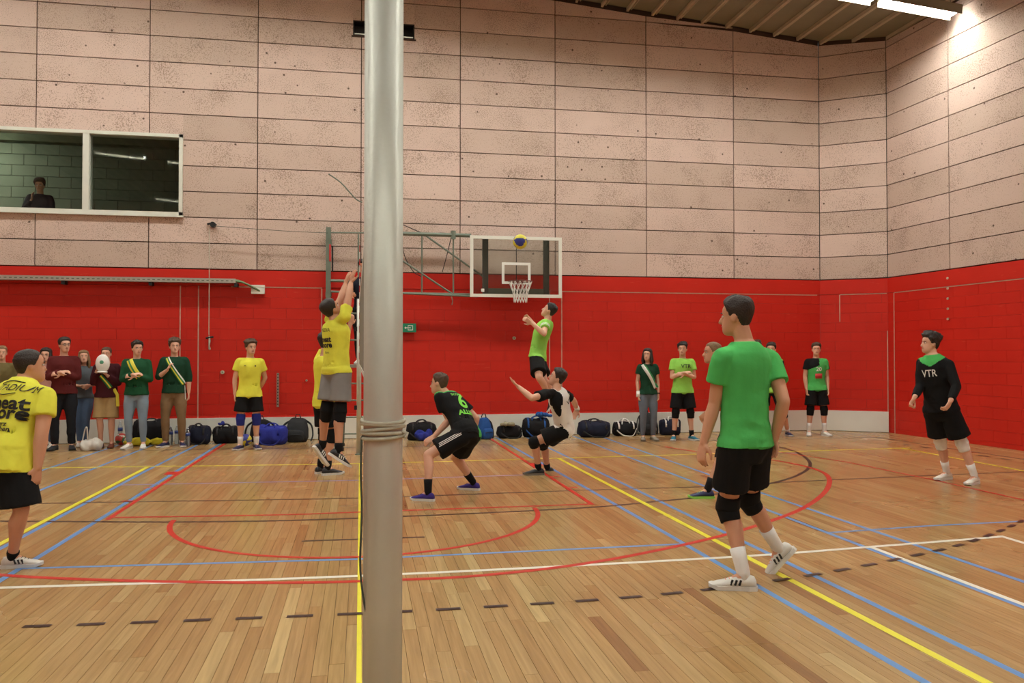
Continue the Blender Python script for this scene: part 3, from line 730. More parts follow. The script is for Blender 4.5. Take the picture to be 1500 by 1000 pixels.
    if look.get('long'):
        L = look['long']
        for i in range(9):
            a = math.radians(75+i*(210/8)); dr = hl*math.sin(a)*.075+hf*math.cos(a)*.085
            dn = Vector((0, 0, -1)); p0 = HC+dr*k+hu*.05*k; p1 = HC+dr*1.15*k-hu*.04*k; p2 = p1+dn*.08*k+dr*.12*k; p3 = p1+dn*(L*.6)*k+dr*.05*k; p4 = p1+dn*L*k+dr*.1*k
            hv.append(tube([p0, p1, p2, p3, p4], [.022*k, .028*k, .028*k, .024*k, .010*k], 8))
        me = remesh_batch([join(hv)+(.009, 1)])[0]; wrinkle(me, .003, 3, 1.6); obj_mesh('hair', me, HAIRM[hs], root)
    elif hs: link('hair', V, Fc, HAIRM[hs], root, smooth=True)
    # eyes, brows, mouth
    for s in (1, -1):
        c = HC+hf*.0735*hk+hl*(s*.031*hk)+hu*.003*hk
        V, Fc = ellip(c, (.0125*k, .008*k, .0065*k), Matrix((hl, hf, hu)).transposed(), 10, 6); n1 = len(Fc)
        V2, F2 = ellip(c+hf*.0052*k, (.0058*k, .0045*k, .0055*k), Matrix((hl, hf, hu)).transposed(), 8, 6)
        ey = link('eye', V, Fc, M_EYE, root, smooth=True); link('iris', V2, F2, M_IRIS, ey, smooth=True)
        b0 = HC+hf*.086*hk+hu*.021*hk
        V, Fc = tube([b0+hl*s*.014*k, b0+hl*s*.032*k+hu*.003*k-hf*.002*k, b0+hl*s*.048*k-hf*.013*k], [.0035*k, .0042*k, .002*k], 6)
        link('eyebrow', V, Fc, HAIRM[hs or 'dark'], root, smooth=True)
    m0 = HC+hf*.0845*hk-hu*.060*hk
    V, Fc = tube([m0+hl*.022*k-hf*.008*k, m0+hl*.010*k, m0-hl*.010*k, m0-hl*.022*k-hf*.008*k], [.003*k, .0062*k, .0062*k, .003*k], 8)
    link('lips', V, Fc, M_LIP, root, smooth=True)
    F.HC, F.hf, F.hu, F.hl = HC, hf, hu, hl
    # socks, knee pads, shoes
    sk, kp, sho = look.get('sock'), look.get('pad'), look.get('shoe')
    for hp, kn, an in (('hipL', 'knL', 'anL'), ('hipR', 'knR', 'anR')):
        H_, K_, A_ = W(J[hp]), W(J[kn]), W(J[an]); fk, fu = J['ff'+an[-1]].normalized(), J['fu'+an[-1]]; fu = (fu-fk*fu.dot(fk)).normalized(); fl_ = fu.cross(fk)
        if kp:
            q1 = K_.lerp(H_, look.get('padu', .20)); q2 = K_.lerp(A_, look.get('padd', .24))
            pts = smooth_path([q1, K_.lerp(H_, .08), K_, K_.lerp(A_, .08), q2], 3)
            pts = [K_+(p-K_)*1.0+fk*0 for p in pts]
            n = len(pts); rr = [(.068+.008*math.sin(PI*i/(n-1)))*k*leg-(.006*k if i > n/2 else 0) for i in range(n)]
            V, Fc = tube(pts, rr, 18, 'flat'); link('knee_pad', V, Fc, kp, root, smooth=True)
        if sk:
            m_, hgt = sk; sd = (K_-A_).normalized()
            V, Fc = tube([A_-fu*.03*k, A_+sd*.02*k, A_+sd*hgt*.6*k, A_+sd*hgt*k], [.036*k, .041*k, .044*k, .049*k if hgt > .1 else .044*k], 16, 'flat'); link('sock', V, Fc, m_, root, smooth=True)
        if sho:
            o = A_-fu*.085*k
            prof = [(-.072, .022, .060), (-.060, .034, .084), (-.030, .039, .094), (.010, .040, .096), (.045, .041, .090), (.080, .044, .074), (.120, .048, .058), (.160, .048, .048), (.190, .039, .038), (.206, .020, .026)]
            ns = 14; rings = []
            for y, w, h in prof:
                rings.append([o+(fk*y+fl_*(w*math.cos(2*PI*j/ns)*(1 if math.sin(2*PI*j/ns) < .3 else .86))+fu*(.016+(h-.016)*(.5+.5*math.copysign(abs(math.sin(2*PI*j/ns))**.8, math.sin(2*PI*j/ns)))))*k for j in range(ns)])
            V, Fc = loft(rings); S_ = link('shoe', V, Fc, sho[0], root, smooth=True)
            outl = [(-.080, .014), (-.070, .030), (-.03, .040), (.02, .036), (.07, .040), (.12, .051), (.16, .051), (.195, .040), (.212, .018)]
            top_ = [(y, w) for y, w in outl]+[(y, -w) for y, w in outl[::-1]]
            nn = len(top_); h0, h1 = 0, .026
            V = [o+(fk*y+fl_*w*.96+fu*(h0+(.012 if y > .17 else 0)))*k for y, w in top_]+[o+(fk*y+fl_*w+fu*(h1+(.008 if y > .17 else 0)))*k for y, w in top_]
            Fc = [tuple(range(nn)), tuple(range(nn, 2*nn))[::-1]]+[(i, i+nn, (i+1) % nn+nn, (i+1) % nn) for i in range(nn)]
            link('sole', V, Fc, sho[1], S_)
            if look.get('laces', True):
                for yy in (.045, .066, .087, .108):
                    h = interp([(p[0], p[2]) for p in prof], yy)[0]
                    V, Fc = tube([o+(fk*yy-fl_*.020+fu*(h-.006))*k, o+(fk*(yy+.004)+fu*(h+.003))*k, o+(fk*yy+fl_*.020+fu*(h-.006))*k], .0028*k, 5); link('lace', V, Fc, sho[2] if len(sho) > 2 else sho[1], S_)
            if len(sho) > 3:     # side stripes
                for yy in (.020, .045, .070):
                    for sd_ in (1, -1):
                        V, Fc = tube([o+(fk*(yy+.012)+fl_*sd_*.040+fu*.034)*k, o+(fk*yy+fl_*sd_*.0375+fu*.066)*k], .007*k, 6, 'flat', up0=fk); link('stripe', V, Fc, sho[3], S_)
    return F

def on_shirt(F, x, z, front=True, off=.004):
    """point and normal on the shirt at chest coordinates (x left, z up from the neck)"""
    f, u, l = F.fr(.85); s = 1 if front else -1; o = F.W(F.N)+l*x*F.k+u*z*F.k
    h, n, i, d = F.bvh.ray_cast(o+f*s*.6, -f*s)
    if h is None: h = o+f*s*.12; n = f*s
    return h+n*off, n
def ribbon(F, pts, w, mats, fr_=True, name='sash', off=.006, stripes=None):
    """band of cloth lying on the shirt; stripes = material index across the width"""
    P = smooth_path([(x, 0, z) for x, z in pts], 6); S = stripes or [0]; n = len(S); V = []; Fc = []; mi = []
    for i, p in enumerate(P):
        t = (P[min(i+1, len(P)-1)]-P[max(i-1, 0)]).normalized(); sd = Vector((-t.z, 0, t.x))
        for j in range(n+1):
            q = p+sd*(w*(j/n-.5)); h, nn = on_shirt(F, q.x, q.z, fr_, off); V.append(h)
    for i in range(len(P)-1):
        for j in range(n): a = i*(n+1)+j; Fc.append((a, a+1, a+n+2, a+n+1)); mi.append(S[j])
    o = link(name, V, Fc, mats, F.root, smooth=True, fm=mi)
    m = o.modifiers.new('thick', 'SOLIDIFY'); m.thickness = .004; m.offset = 0; return o
def lettering(F, text, x, z, size, m, front=False, bold=.0, tilt=0, name='lettering', shear=0, sx=1.0):
    cu = bpy.data.curves.new('t', 'FONT'); cu.body = text; cu.size = size; cu.align_x = 'CENTER'; cu.align_y = 'CENTER'; cu.offset = bold; cu.shear = shear; cu.resolution_u = 3
    to = bpy.data.objects.new('t', cu); C.objects.link(to); dg = bpy.context.evaluated_depsgraph_get(); dg.update()
    me = bpy.data.meshes.new_from_object(to.evaluated_get(dg)); bpy.data.objects.remove(to); bpy.data.curves.remove(cu)
    bm = bmesh.new(); bm.from_mesh(me); bmesh.ops.triangulate(bm, faces=bm.faces)
    for _ in range(3):
        es = [e for e in bm.edges if e.calc_length() > max(size*.14, .018)]
        if not es: break
        bmesh.ops.subdivide_edges(bm, edges=es, cuts=1); bmesh.ops.triangulate(bm, faces=[f for f in bm.faces if len(f.verts) > 3])
    s = -1 if front else 1; ca, sa = math.cos(math.radians(tilt)), math.sin(math.radians(tilt))
    for v in bm.verts:
        # reading direction: on the back the reader sees +left at the left
        tx, ty = v.co.x*sx, v.co.y; tx, ty = tx*ca-ty*sa, tx*sa+ty*ca
        h, n = on_shirt(F, x+(tx if front else -tx)/F.k, z+ty/F.k, front, .006); v.co = h
    bm.to_mesh(me); bm.free(); return obj_mesh(name, me, m, F.shirt)

def arms_local(J, k, N, f, u, l, arms):
    """arms: dict of elbow/wrist offsets from the shoulder (out, fwd, up)"""
    for s, c in ((1, 'L'), (-1, 'R')):
        S = J['sh'+c]
        e, w = arms[c][:2]
        E_ = S+(l*s*e[0]+f*e[1]+u*e[2]).normalized()*.285*k
        if len(arms[c]) > 3 and arms[c][3] == 'abs': Wd = (N+(l*s*w[0]+f*w[1]+u*w[2])*k)-E_
        else: Wd = l*s*w[0]+f*w[1]+u*w[2]
        J['el'+c] = E_; J['wr'+c] = E_+Wd.normalized()*.255*k
        if len(arms[c]) > 2 and arms[c][2] is not None: J['hd'+c] = (l*s*arms[c][2][0]+f*arms[c][2][1]+u*arms[c][2][2]).normalized()
DOWN = {'L': ((.16, -.05, -1), (-.02, .22, -1)), 'R': ((.16, -.05, -1), (-.02, .22, -1))}
CROSS = {'L': ((.14, .12, -1), (-.07, .20, -.255), (-1, .1, .05), 'abs'), 'R': ((.14, .16, -1), (-.05, .225, -.215), (-1, .05, .1), 'abs')}
def stand(px, Y, H, az, haz=None, hp=0, arms=DOWN, stance=.11, feet=(12, -12), lean=0, leanx=0, hiplean=0, z0=0, shw=.168, wid=None):
    k = H/1.8; g = at(px, 600, Y); base = Vector((g.x, Y, z0)); J = {'k': k, 'base': base}
    f = az_vec(az); l = Vector((0, 0, 1)).cross(f); u = Vector((0, 0, 1))
    P = base+Vector((0, 0, .915*k))+l*leanx*.3*k+f*hiplean*k; J['pel'] = P
    spine = (u*math.cos(math.radians(lean))+f*math.sin(math.radians(lean))+l*leanx*.4).normalized(); N = P+spine*.575*k; J['neck'] = N
    J['pf'] = f; J['cf'] = f; S = N-spine*.055*k
    ls = spine.cross(f).normalized(); fs = ls.cross(spine)
    for s, c in ((1, 'L'), (-1, 'R')):
        J['sh'+c] = S+ls*s*shw*k; J['hip'+c] = P+l*s*.09*k
        fa = az_vec(az-feet[0 if s > 0 else 1]*1.0); an = base+l*s*stance*k+Vector((0, 0, .085*k)); J['an'+c] = an; J['ff'+c] = fa; J['fu'+c] = u
        mid = J['hip'+c].lerp(an, .5); L = (J['hip'+c]-an).length/2; q = math.sqrt(max(0, (.418*k)**2-L*L)); J['kn'+c] = mid+fa*max(q, .012)
    arms_local(J, k, N, fs, spine, ls, arms)
    J['hf'] = az_vec(az if haz is None else haz, hp); J['hu'] = Vector((0, 0, 1)); J['head'] = N+spine*.085*k+Vector((0, 0, .095*k))+J['hf']*.028*k+f*.012*k
    return J
def active(Y, H, pel, neck, ns, head, paz, caz, haz, hp, L, shw=.175, bow=0, hipd=0, shd=0):
    """pixel-measured pose. pel/neck/head pixels; L: dict joint -> (px, py, depth sign)"""
    k = H/1.8; J = {'k': k}; P = at(pel[0], pel[1], Y); J['pel'] = P; N = solve(P, neck[0], neck[1], .575*k, ns) if ns else at(neck[0], neck[1], P.y); J['neck'] = N
    J['pf'] = az_vec(paz); J['cf'] = az_vec(caz); u = (N-P).normalized()
    cf = (J['cf']-u*J['cf'].dot(u)).normalized(); cl = u.cross(cf); pf = (J['pf']-u*J['pf'].dot(u)).normalized(); pl = Vector((0, 0, 1)).cross(az_vec(paz))
    for s, c in ((1, 'L'), (-1, 'R')):
        J['sh'+c] = N-u*(.055-s*shd)*k+cl*s*shw*k
        if 'sh'+c in L: q = at(L['sh'+c][0], L['sh'+c][1], J['sh'+c].y); J['sh'+c] = q
        J['hip'+c] = P+pl*s*.088*k-Vector((0, 0, .01))*k
        J['el'+c] = solve(J['sh'+c], *L['el'+c][:2], .29*k, L['el'+c][2]); J['wr'+c] = solve(J['el'+c], *L['wr'+c][:2], .255*k, L['wr'+c][2])
        J['kn'+c] = solve(J['hip'+c], *L['kn'+c][:2], .42*k, L['kn'+c][2]); J['an'+c] = solve(J['kn'+c], *L['an'+c][:2], .415*k, L['an'+c][2])
        if c in L.get('gr', ''):
            d = ray_dir(*L['an'+c][:2]); q = CAM+d*((.085*k-CAM.z)/d.z); H_ = J['hip'+c]; v = q-H_; D = v.length; a = .42*k; b = .415*k
            J['an'+c] = q
            if D >= a+b-.005: J['kn'+c] = H_+v*(a/(a+b))
            else:
                vn = v.normalized(); x = (D*D+a*a-b*b)/(2*D); r = math.sqrt(max(0, a*a-x*x)); e1 = vn.orthogonal().normalized(); e2 = vn.cross(e1); best = None
                for i in range(48):
                    t = 2*PI*i/48; p = H_+vn*x+(e1*math.cos(t)+e2*math.sin(t))*r; w_ = p-CAM; zz = w_.dot(FW)
                    px, py = 750+F_PX*w_.dot(RT)/zz, 500-F_PX*w_.dot(UP)/zz
                    cost = (px-L['kn'+c][0])**2+(py-L['kn'+c][1])**2-3000*(p-(H_+vn*x)).dot(az_vec(L['ft'+c][0]))*.05
                    if best is None or cost < best[0]: best = (cost, p)
                J['kn'+c] = best[1]
        if 'hd'+c in L: J['hd'+c] = (solve(J['wr'+c], *L['hd'+c][:2], .16*k, L['hd'+c][2])-J['wr'+c]).normalized()
        fa, fp = L['ft'+c]; J['ff'+c] = az_vec(fa, fp); J['fu'+c] = az_vec(fa, fp+90)
        for q in ('curl', 'hn', 'thumb'):
            if q+c in L: J[q+c] = L[q+c]
    J['hf'] = az_vec(haz, hp); J['hu'] = (u*.4+Vector((0, 0, 1))*.6) if abs(hp) < 30 else az_vec(haz, hp+90)
    J['head'] = at(head[0], head[1], N.y+.06*J['hf'].y); J['bow'] = bow
    if 'fx' in L: L['fx'](J, k)
    J['base'] = Vector((P.x, P.y, min(0, 0)))

    return J

YEL = cloth('yellow_jersey', (232, 230, 78)); GRN = cloth('green_jersey', (82, 188, 98)); LIME = cloth('lime_jersey', (150, 214, 92)); BLK = M_BLACK
WHT = cloth('white_fabric', (236, 234, 230)); DGRN = cloth('bottle_green_fabric', (22, 62, 42)); MAR = cloth('maroon_fabric', (92, 30, 30)); MAR2 = cloth('dark_burgundy_fabric', (70, 24, 32))
GRY = cloth('grey_sweat_fabric', (140, 138, 138)); GTEE = cloth('grey_tee_fabric', (92, 98, 104)); OLV = cloth('olive_fabric', (112, 100, 62)); PNK = cloth('pale_pink_fabric', (214, 160, 150))
JEAN = cloth('blue_denim', (88, 112, 146)); LJEAN = cloth('light_blue_denim', (132, 150, 166)); GJEAN = cloth('grey_blue_denim', (104, 112, 124)); DTR = cloth('dark_trousers_fabric', (28, 30, 36)); CHI = cloth('beige_chino', (134, 108, 78)); KHA = cloth('khaki_fabric', (178, 150, 104))
NAV = cloth('navy_fabric', (26, 30, 46)); BLU = cloth('royal_blue_fabric', (44, 54, 140)); TEAL = cloth('teal_shoe', (40, 110, 130)); PUR = cloth('purple_shoe', (66, 52, 130))
SOLEW = pm('white_sole', (226, 226, 222), .5, .03); SHW = pm('white_shoe', (222, 220, 212), .5, .05); SHK = pm('black_shoe', (34, 36, 40), .5, .1); SHN = pm('navy_shoe', (36, 44, 84), .5, .1); SHB = pm('brown_shoe', (116, 62, 44), .5, .1); SHG = pm('grey_shoe', (128, 122, 110), .6, .1)
CORAL = pm('coral_trim', (232, 150, 120), .5, .05); PBLK = pm('black_print', (24, 24, 24), .6, .05); PWHT = pm('white_print', (226, 226, 220), .6, .03); PGRN = pm('lime_print', (130, 226, 70), .6, .03); PRED = pm('red_print', (190, 50, 50), .6, .03)
TEEB = lambda m, **q: dict(mat=m, **q)

# 1 ---- player at the left edge, seen from behind
def fx1(J, k): pass
J = active(6.7, 1.76, (12, 664), (36, 557), 1, (45, 536), 40, 38, 62, 3,
    dict(fx=lambda J, k: J.update(armf=1.12), shR=(68, 580), elR=(61, 634, -1), wrR=(55, 684, 1), hdR=(52, 716, 0), curlR=.16, elL=(-45, 620, -1), wrL=(-60, 668, -1), knR=(30, 745, 1), anR=(18, 815, -1), knL=(-35, 750, 1), anL=(-75, 830, -1), ftR=(82, 0), ftL=(60, 0), gr='LR'), shw=.185, hipd=0)
F = person('man in yellow jersey at the left edge, back turned, black lettering on his back', J, dict(top=dict(mat=YEL, hem=-.26, loose=.03, wr=.004), bottom=dict(mat=BLK, len=.92, loose=.04), hair='dark', hairt=.008, tous=.1, bald=True, skin=1, fat=1.14, hk=1.12, vox=.008, svox=.011,
    sock=(BLK, .05), shoe=(SHW, SOLEW, PBLK, PBLK)))
lettering(F, 'STADIUM', -.08, -.095, .075, PBLK, tilt=-3, shear=.25)
ribbon(F, [(.07, -.05), (-.05, -.036), (-.14, -.052)], .005, [PBLK], False, 'logo_arc'); ribbon(F, [(.06, -.13), (-.03, -.150), (-.12, -.137)], .005, [PBLK], False, 'logo_arc')
lettering(F, 'meat', -.06, -.215, .135, PBLK, bold=.004, tilt=-3); lettering(F, 'more', -.055, -.290, .135, PBLK, bold=.004, tilt=-3)
lettering(F, 'Burz', -.06, -.375, .050, PBLK, bold=.001, tilt=-3); lettering(F, 'Bighen', -.07, -.415, .050, PBLK, bold=.001, tilt=-3)

# 2 ---- tall player in green running in the foreground
J = active(5.30, 2.0, (1092, 650), (1091, 503), 0, (1078, 464), -22, -18, -48, 0,
    dict(shL=(1058, 524), shR=(1129, 527), elL=(1047, 590, 1), wrL=(1031, 648, 1), hdL=(1024, 682, 0), curlL=.35, elR=(1148, 588, -1), wrR=(1134, 643, 1), curlR=.5, knL=(1064, 733, -1), anL=(1090, 843, -1), knR=(1096, 732, 1), anR=(1140, 803, 1), ftL=(-68, 0), ftR=(-70, -48), gr='L'), shw=.170)
F = person('tall man in green jersey and black shorts running across the right foreground', J, dict(top=dict(mats=[GRN, BLK], hem=-.02, loose=.026), bottom=dict(mat=BLK, len=.66, loose=.028), hair='dark', hairt=.014, tous=.25, skin=1, vox=.008, svox=.011,
    pad=BLK, padu=.22, padd=.20, sock=(WHT, .17), shoe=(SHW, SOLEW, CORAL, PBLK)))
F.foot2 = J['anL'].z

# 3 ---- blocker in yellow and grey shorts, in the air
J = active(9.3, 1.84, (493, 545), (491, 470), 0, (486, 453), 52, 50, 62, 38,
    dict(elR=(511, 433, 1), wrR=(514, 414, 1), hdR=(517, 401, 0), curlR=.12, elL=(499, 438, 1), wrL=(506, 416, 1), hdL=(510, 404, 0), curlL=.12, shL=(484, 468), shR=(505, 464), knL=(478, 606, -1), anL=(472, 655, 1), knR=(498, 609, 1), anR=(496, 661, 1), ftL=(60, -55), ftR=(75, -35), hnL=az_vec(60), hnR=az_vec(60)))
F = person('man in yellow jersey and grey shorts jumping with both arms up beside the net', J, dict(top=dict(mat=YEL, hem=-.02, loose=.018, sleeve=.45), bottom=dict(mat=GRY, len=.72, loose=.03, rise=.1), hair='dark', hairt=.012, tous=.15, skin=1, vox=.0085, svox=.012,
    pad=BLK, padu=.26, padd=.26, sock=(BLK, .09), shoe=(SHK, SOLEW, PWHT, PWHT)))
lettering(F, 'MEDIA', .02, -.10, .055, PBLK); lettering(F, 'meat', .02, -.20, .085, PBLK, bold=.003); lettering(F, 'more', .02, -.26, .085, PBLK, bold=.003); lettering(F, 'Burz', .0, -.34, .035, PBLK)

# 4 ---- second yellow player behind the blocker
J = stand(475, 11.3, 1.90, 60, 60, 10, arms={'L': ((.2, .6, .8), (0, .3, 1)), 'R': ((.2, .6, .8), (0, .3, 1))}, stance=.10)
person('player in yellow jersey and black shorts mostly hidden behind the jumping blocker', J, dict(top=dict(mat=YEL), bottom=dict(mat=BLK, len=.75), hair='black', skin=1, pad=BLK, sock=(BLK, .1), shoe=(SHK, SOLEW), laces=False))

# 5 ---- crouching player number 6
J = active(9.2, 1.80, (683, 637), (655, 579), 1, (643, 562), -42, -40, -62, 0,
    dict(elL=(659, 617, -1), wrL=(632, 643, -1), hdL=(616, 652, 0), curlL=.3, elR=(702, 617, 1), wrR=(690, 640, 1), knL=(627, 664, -1), anL=(627, 722, 1), knR=(674, 672, 1), anR=(694, 707, 1), ftL=(-62, 0), ftR=(-60, 0), gr='LR'), bow=-.03)
def p6(x, y, z, nf): return 1 if z > -.035-.25*abs(x)*0 and abs(x) < .17 and z > -.05+.0*x else 0
F = person('player in black number 6 jersey and black shorts crouching right of the post', J, dict(top=dict(mats=[BLK, GRN], paint=lambda x, y, z, nf: 1 if z > -.045+.10*abs(x) or (z < -.50 and x < -.08) else 0, hem=-.05, loose=.022, sleeve=.6), bottom=dict(mat=BLK, len=.72, loose=.035), hair='brown', hairt=.012, skin=0, vox=.0085, svox=.012,
    sock=(BLK, .15), shoe=(PUR, SOLEW, BLK)))
lettering(F, 'SCORPIO', .0, -.105, .050, PGRN, bold=.001); lettering(F, '6', .0, -.215, .27, PGRN, bold=.006); lettering(F, 'ALLIN', .0, -.365, .085, PGRN, bold=.003)
for i in range(3):
    hip, kn = F.W(J['hipL']), F.W(J['knL']); d = (kn-hip).normalized(); toc = (CAM-J['hipL']).normalized(); sd = d.cross(toc).normalized(); o = toc-d*toc.dot(d); o.normalize()
    pts = [hip.lerp(kn, t)+(o*math.cos(a)+Vector((0, 0, 1))*math.sin(a)*.0)*.125+Vector((0, 0, 1))*(.058-.018*i) for t, a in ((.02, 0), (.25, 0), (.5, 0), (.70, 0))]
    bv = BVHTree.FromPolygons([v.co.copy() for v in F.bottom.data.vertices], [tuple(p.vertices) for p in F.bottom.data.polygons])
    V = []
    for q in pts:
        for e in (-.004, .004):
            h, n, _, _ = bv.ray_cast(q+o*.2+Vector((0, 0, e)), -o); V.append((h+n*.004) if h is not None else q)
    link('stripe', V, [(2*a, 2*a+1, 2*a+3, 2*a+2) for a in range(len(pts)-1)], PWHT, F.bottom)

# 6 ---- white and black jersey, lunging
J = active(10.55, 1.82, (826, 628), (815, 571), -1, (816, 553), -75, -62, -80, 22,
    dict(elL=(779, 583, -1), wrL=(759, 566, 1), hdL=(746, 554, 0), curlL=.15, hnL=Vector((0, 0, 1)), elR=(840, 586, 1), wrR=(846, 600, 1), knL=(787, 645, -1), anL=(789, 686, 1), knR=(795, 650, 1), anR=(802, 686, 1), shL=(800, 577), shR=(826, 577), ftL=(-85, 0), ftR=(-70, -20), hdR=(842, 607, 0), gr='L'), bow=-.02)
F = person('player in white jersey with black sleeves lunging with one palm out, looking up', J, dict(top=dict(mats=[WHT, BLK], paint=lambda x, y, z, nf: 1 if abs(x) > .165 or (abs(x) > .085-.5*(z+.02) and z > -.14) else 0, hem=-.08, loose=.022, sleeve=.6), bottom=dict(mat=BLK, len=.68, loose=.03), hair='dark', hairt=.016, skin=0, vox=.0085, svox=.012,
    pad=BLK, padu=.16, padd=.16, sock=(BLK, .09), shoe=(SHK, SHG, SHG)))
lettering(F, 'VTK', 0, -.16, .09, PBLK, bold=.001); lettering(F, '12', 0, -.26, .10, PBLK, bold=.001)
V, Fc = tube([F.W(J['elR'].lerp(J['wrR'], .65)), F.W(J['elR'].lerp(J['wrR'], .95))], .036, 12, 'flat'); link('wristband', V, Fc, WHT, F.root, smooth=True)

# 7 ---- lime jersey, in the air under the basket
J = active(12.5, 1.82, (787, 524), (802, 470), 0, (804, 455), -70, -72, -75, 30,
    dict(elL=(797, 489, -1), wrL=(779, 473, 1), hdL=(769, 467, 0), curlL=.3, elR=(792, 486, 1), wrR=(778, 470, 1), hdR=(770, 463, 0), curlR=.3, knL=(790, 553, -1), anL=(806, 583, 1), knR=(797, 556, -1), anR=(816, 586, 1), ftL=(-75, -60), ftR=(-75, -60)), bow=.03)
F = person('player in lime jersey and black shorts in the air below the basketball board', J, dict(top=dict(mats=[LIME, WHT], hem=-.04, loose=.024, sleeve=.55), bottom=dict(mat=BLK, len=.78, loose=.035), hair='black', hairt=.014, skin=0, sock=(BLK, .1), shoe=(SHK, SOLEW), laces=False))
for q in (.30, .40):
    S, E_ = F.W(J['shL']), F.W(J['elL']); V, Fc = tube([S.lerp(E_, q), S.lerp(E_, q+.05)], .0745, 18, 'flat'); link('sleeve_stripe', V, Fc, PWHT, F.shirt)

# 8 ---- green player ahead of the big one
J = active(8.75, 1.84, (1076, 606), (1058, 531), 1, (1043, 517), -82, -80, -84, 4,
    dict(elL=(1062, 580, 1), wrL=(1038, 603, 1), elR=(1058, 582, 1), wrR=(1037, 606, 1), knL=(1037, 660, -1), anL=(1036, 718, 1), knR=(1085, 672, 1), anR=(1100, 718, 1), ftL=(-82, 0), ftR=(-75, 0), gr='LR'))
person('player in green jersey with light brown hair, half hidden behind the tall green player', J, dict(top=dict(mats=[GRN, BLK], paint=lambda x, y, z, nf: 1 if abs(x) > .17 else 0, hem=-.06), bottom=dict(mat=BLK, len=.75), hair='blond', hairt=.006, tous=.1, skin=1, vox=.008, pad=BLK, padu=.14, padd=.16, sock=(BLK, .14), shoe=(SHN, LIME)))

# 9 ---- black long sleeved jersey on the right
J = active(9.1, 1.88, (1379, 600), (1365, 520), 0, (1362, 503), -125, -125, -82, 4,
    dict(shL=(1389, 534), shR=(1350, 531), elL=(1401, 566, -1), wrL=(1392, 588, -1), hdL=(1385, 600, 0), curlL=.6, elR=(1348, 565, -1), wrR=(1339, 583, -1), hdR=(1334, 592, 0), curlR=.7, knR=(1369, 648, -1), anR=(1387, 692, 1), knL=(1399, 648, -1), anL=(1428, 698, 1), ftR=(-105, 0), ftL=(-115, 0), gr='LR'))
F = person('man in black long sleeved jersey and white knee pads by the right wall', J, dict(top=dict(mats=[BLK, GRN], paint=lambda x, y, z, nf: 1 if (z > -.12+.55*abs(x) and abs(x) < .2) else 0, hem=-.02, loose=.022, sleeve=1.85), bottom=dict(mat=BLK, len=.78, loose=.04), hair='dark', hairt=.026, tous=.6, skin=0, vox=.008, svox=.011,
    pad=WHT, padu=.2, padd=.2, sock=(WHT, .16), shoe=(SHW, SOLEW, CORAL)))
lettering(F, 'VTR', -.02, -.20, .125, PWHT, front=True, bold=.001, sx=.75)

# far right, two green players and one hidden
J = stand(1196, 14.9, 1.84, 190, 208, 0, stance=.15, feet=(18, -18))
F = person('player in green jersey with black shoulder and red print standing near the far right corner', J, dict(top=dict(mats=[GRN, BLK], paint=lambda x, y, z, nf: 1 if (z > -.14+.45*(x+.02) and x < .02 and z > -.30) or abs(x) > .225 else 0, hem=-.06), bottom=dict(mat=BLK, len=.78, loose=.03), hair='brown', hairt=.018, skin=0,
    pad=BLK, sock=(WHT, .17), shoe=(SHW, SOLEW), laces=False))
lettering(F, '20', .0, -.20, .11, PWHT, front=True, bold=.001); ribbon(F, [(.065, -.33), (-.065, -.33)], .10, [PRED], True, 'print_patch')
J = stand(1128, 14.8, 1.84, 200, 215, 0, stance=.16, leanx=.05)
J['knL'] = J['knL']+Vector((.06, -.1, 0)); J['anL'] = at(1154, 627, 15.0); J['anL'].z = .085
person('player in lime jersey with black shoulders peeking out right of the tall green player', J, dict(top=dict(mats=[LIME, BLK], paint=lambda x, y, z, nf: 1 if abs(x) > .20 and z < -.03 else 0), bottom=dict(mat=BLK, len=.75), hair='dark', hairt=.018, skin=0, pad=BLK, sock=(WHT, .1), shoe=(SHN, SOLEW), laces=False))
J = stand(1108, 15.6, 1.88, 185, 200, 0)
person('player whose curly hair shows just above the tall green player shoulder', J, dict(top=dict(mat=LIME), bottom=dict(mat=BLK, len=.75), hair='brown', hairt=.024, tous=.6, skin=0, pad=BLK, sock=(WHT, .1), shoe=(SHN, SOLEW), laces=False))
J = stand(1000, 14.6, 1.84, 188, 208, 0, arms=CROSS, stance=.165, feet=(20, -20))
F = person('player in lime jersey and black shorts standing with arms crossed by the back wall', J, dict(top=dict(mat=LIME, hem=-.08, loose=.028), bottom=dict(mat=BLK, len=.80, loose=.03), hair='black', hairt=.018, tous=.5, skin=0,
    pad=BLK, padu=.2, padd=.22, sock=(BLK, .10), shoe=(TEAL, SOLEW, PWHT), laces=False))
lettering(F, 'VTR', .03, -.135, .10, PBLK, front=True, bold=.001)
J = stand(949, 14.7, 1.72, 185, 215, 4, stance=.10, shw=.160)
F = person('woman with dark shoulder length hair, dark green tee, white sash and grey jeans', J, dict(fem=True, top=dict(mat=DGRN, hem=-.02, loose=.014, sleeve=.5), bottom=dict(name='jeans', mat=GJEAN, len=1.97, loose=.012, cuff=.042), hair='dark', hairt=.018, tous=.3, long=.16, skin=0, shoe=(SHG, SHG), laces=False))
SASH = [pm('sash_green', (36, 130, 70), .6, .05), pm('sash_yellow', (226, 214, 70), .6, .05), PWHT]
ribbon(F, [(-.11, -.005), (-.06, -.10), (.05, -.28), (.14, -.46)], .085, SASH, True, 'sash', stripes=[2, 2, 0])
V, Fc = tube([F.W(J['elR'].lerp(J['wrR'], .75)), F.W(J['wrR'])+Vector((0, 0, -.05))], [.034, .043], 12, 'flat'); link('bandage', V, Fc, WHT, F.root, smooth=True)
V, Fc = tube([F.W(J['wrL'])+Vector((0, 0, .03)), F.W(J['wrL'])+Vector((0, 0, .01))], .034, 12, 'flat'); link('wristwatch', V, Fc, BLK, F.root, smooth=True)

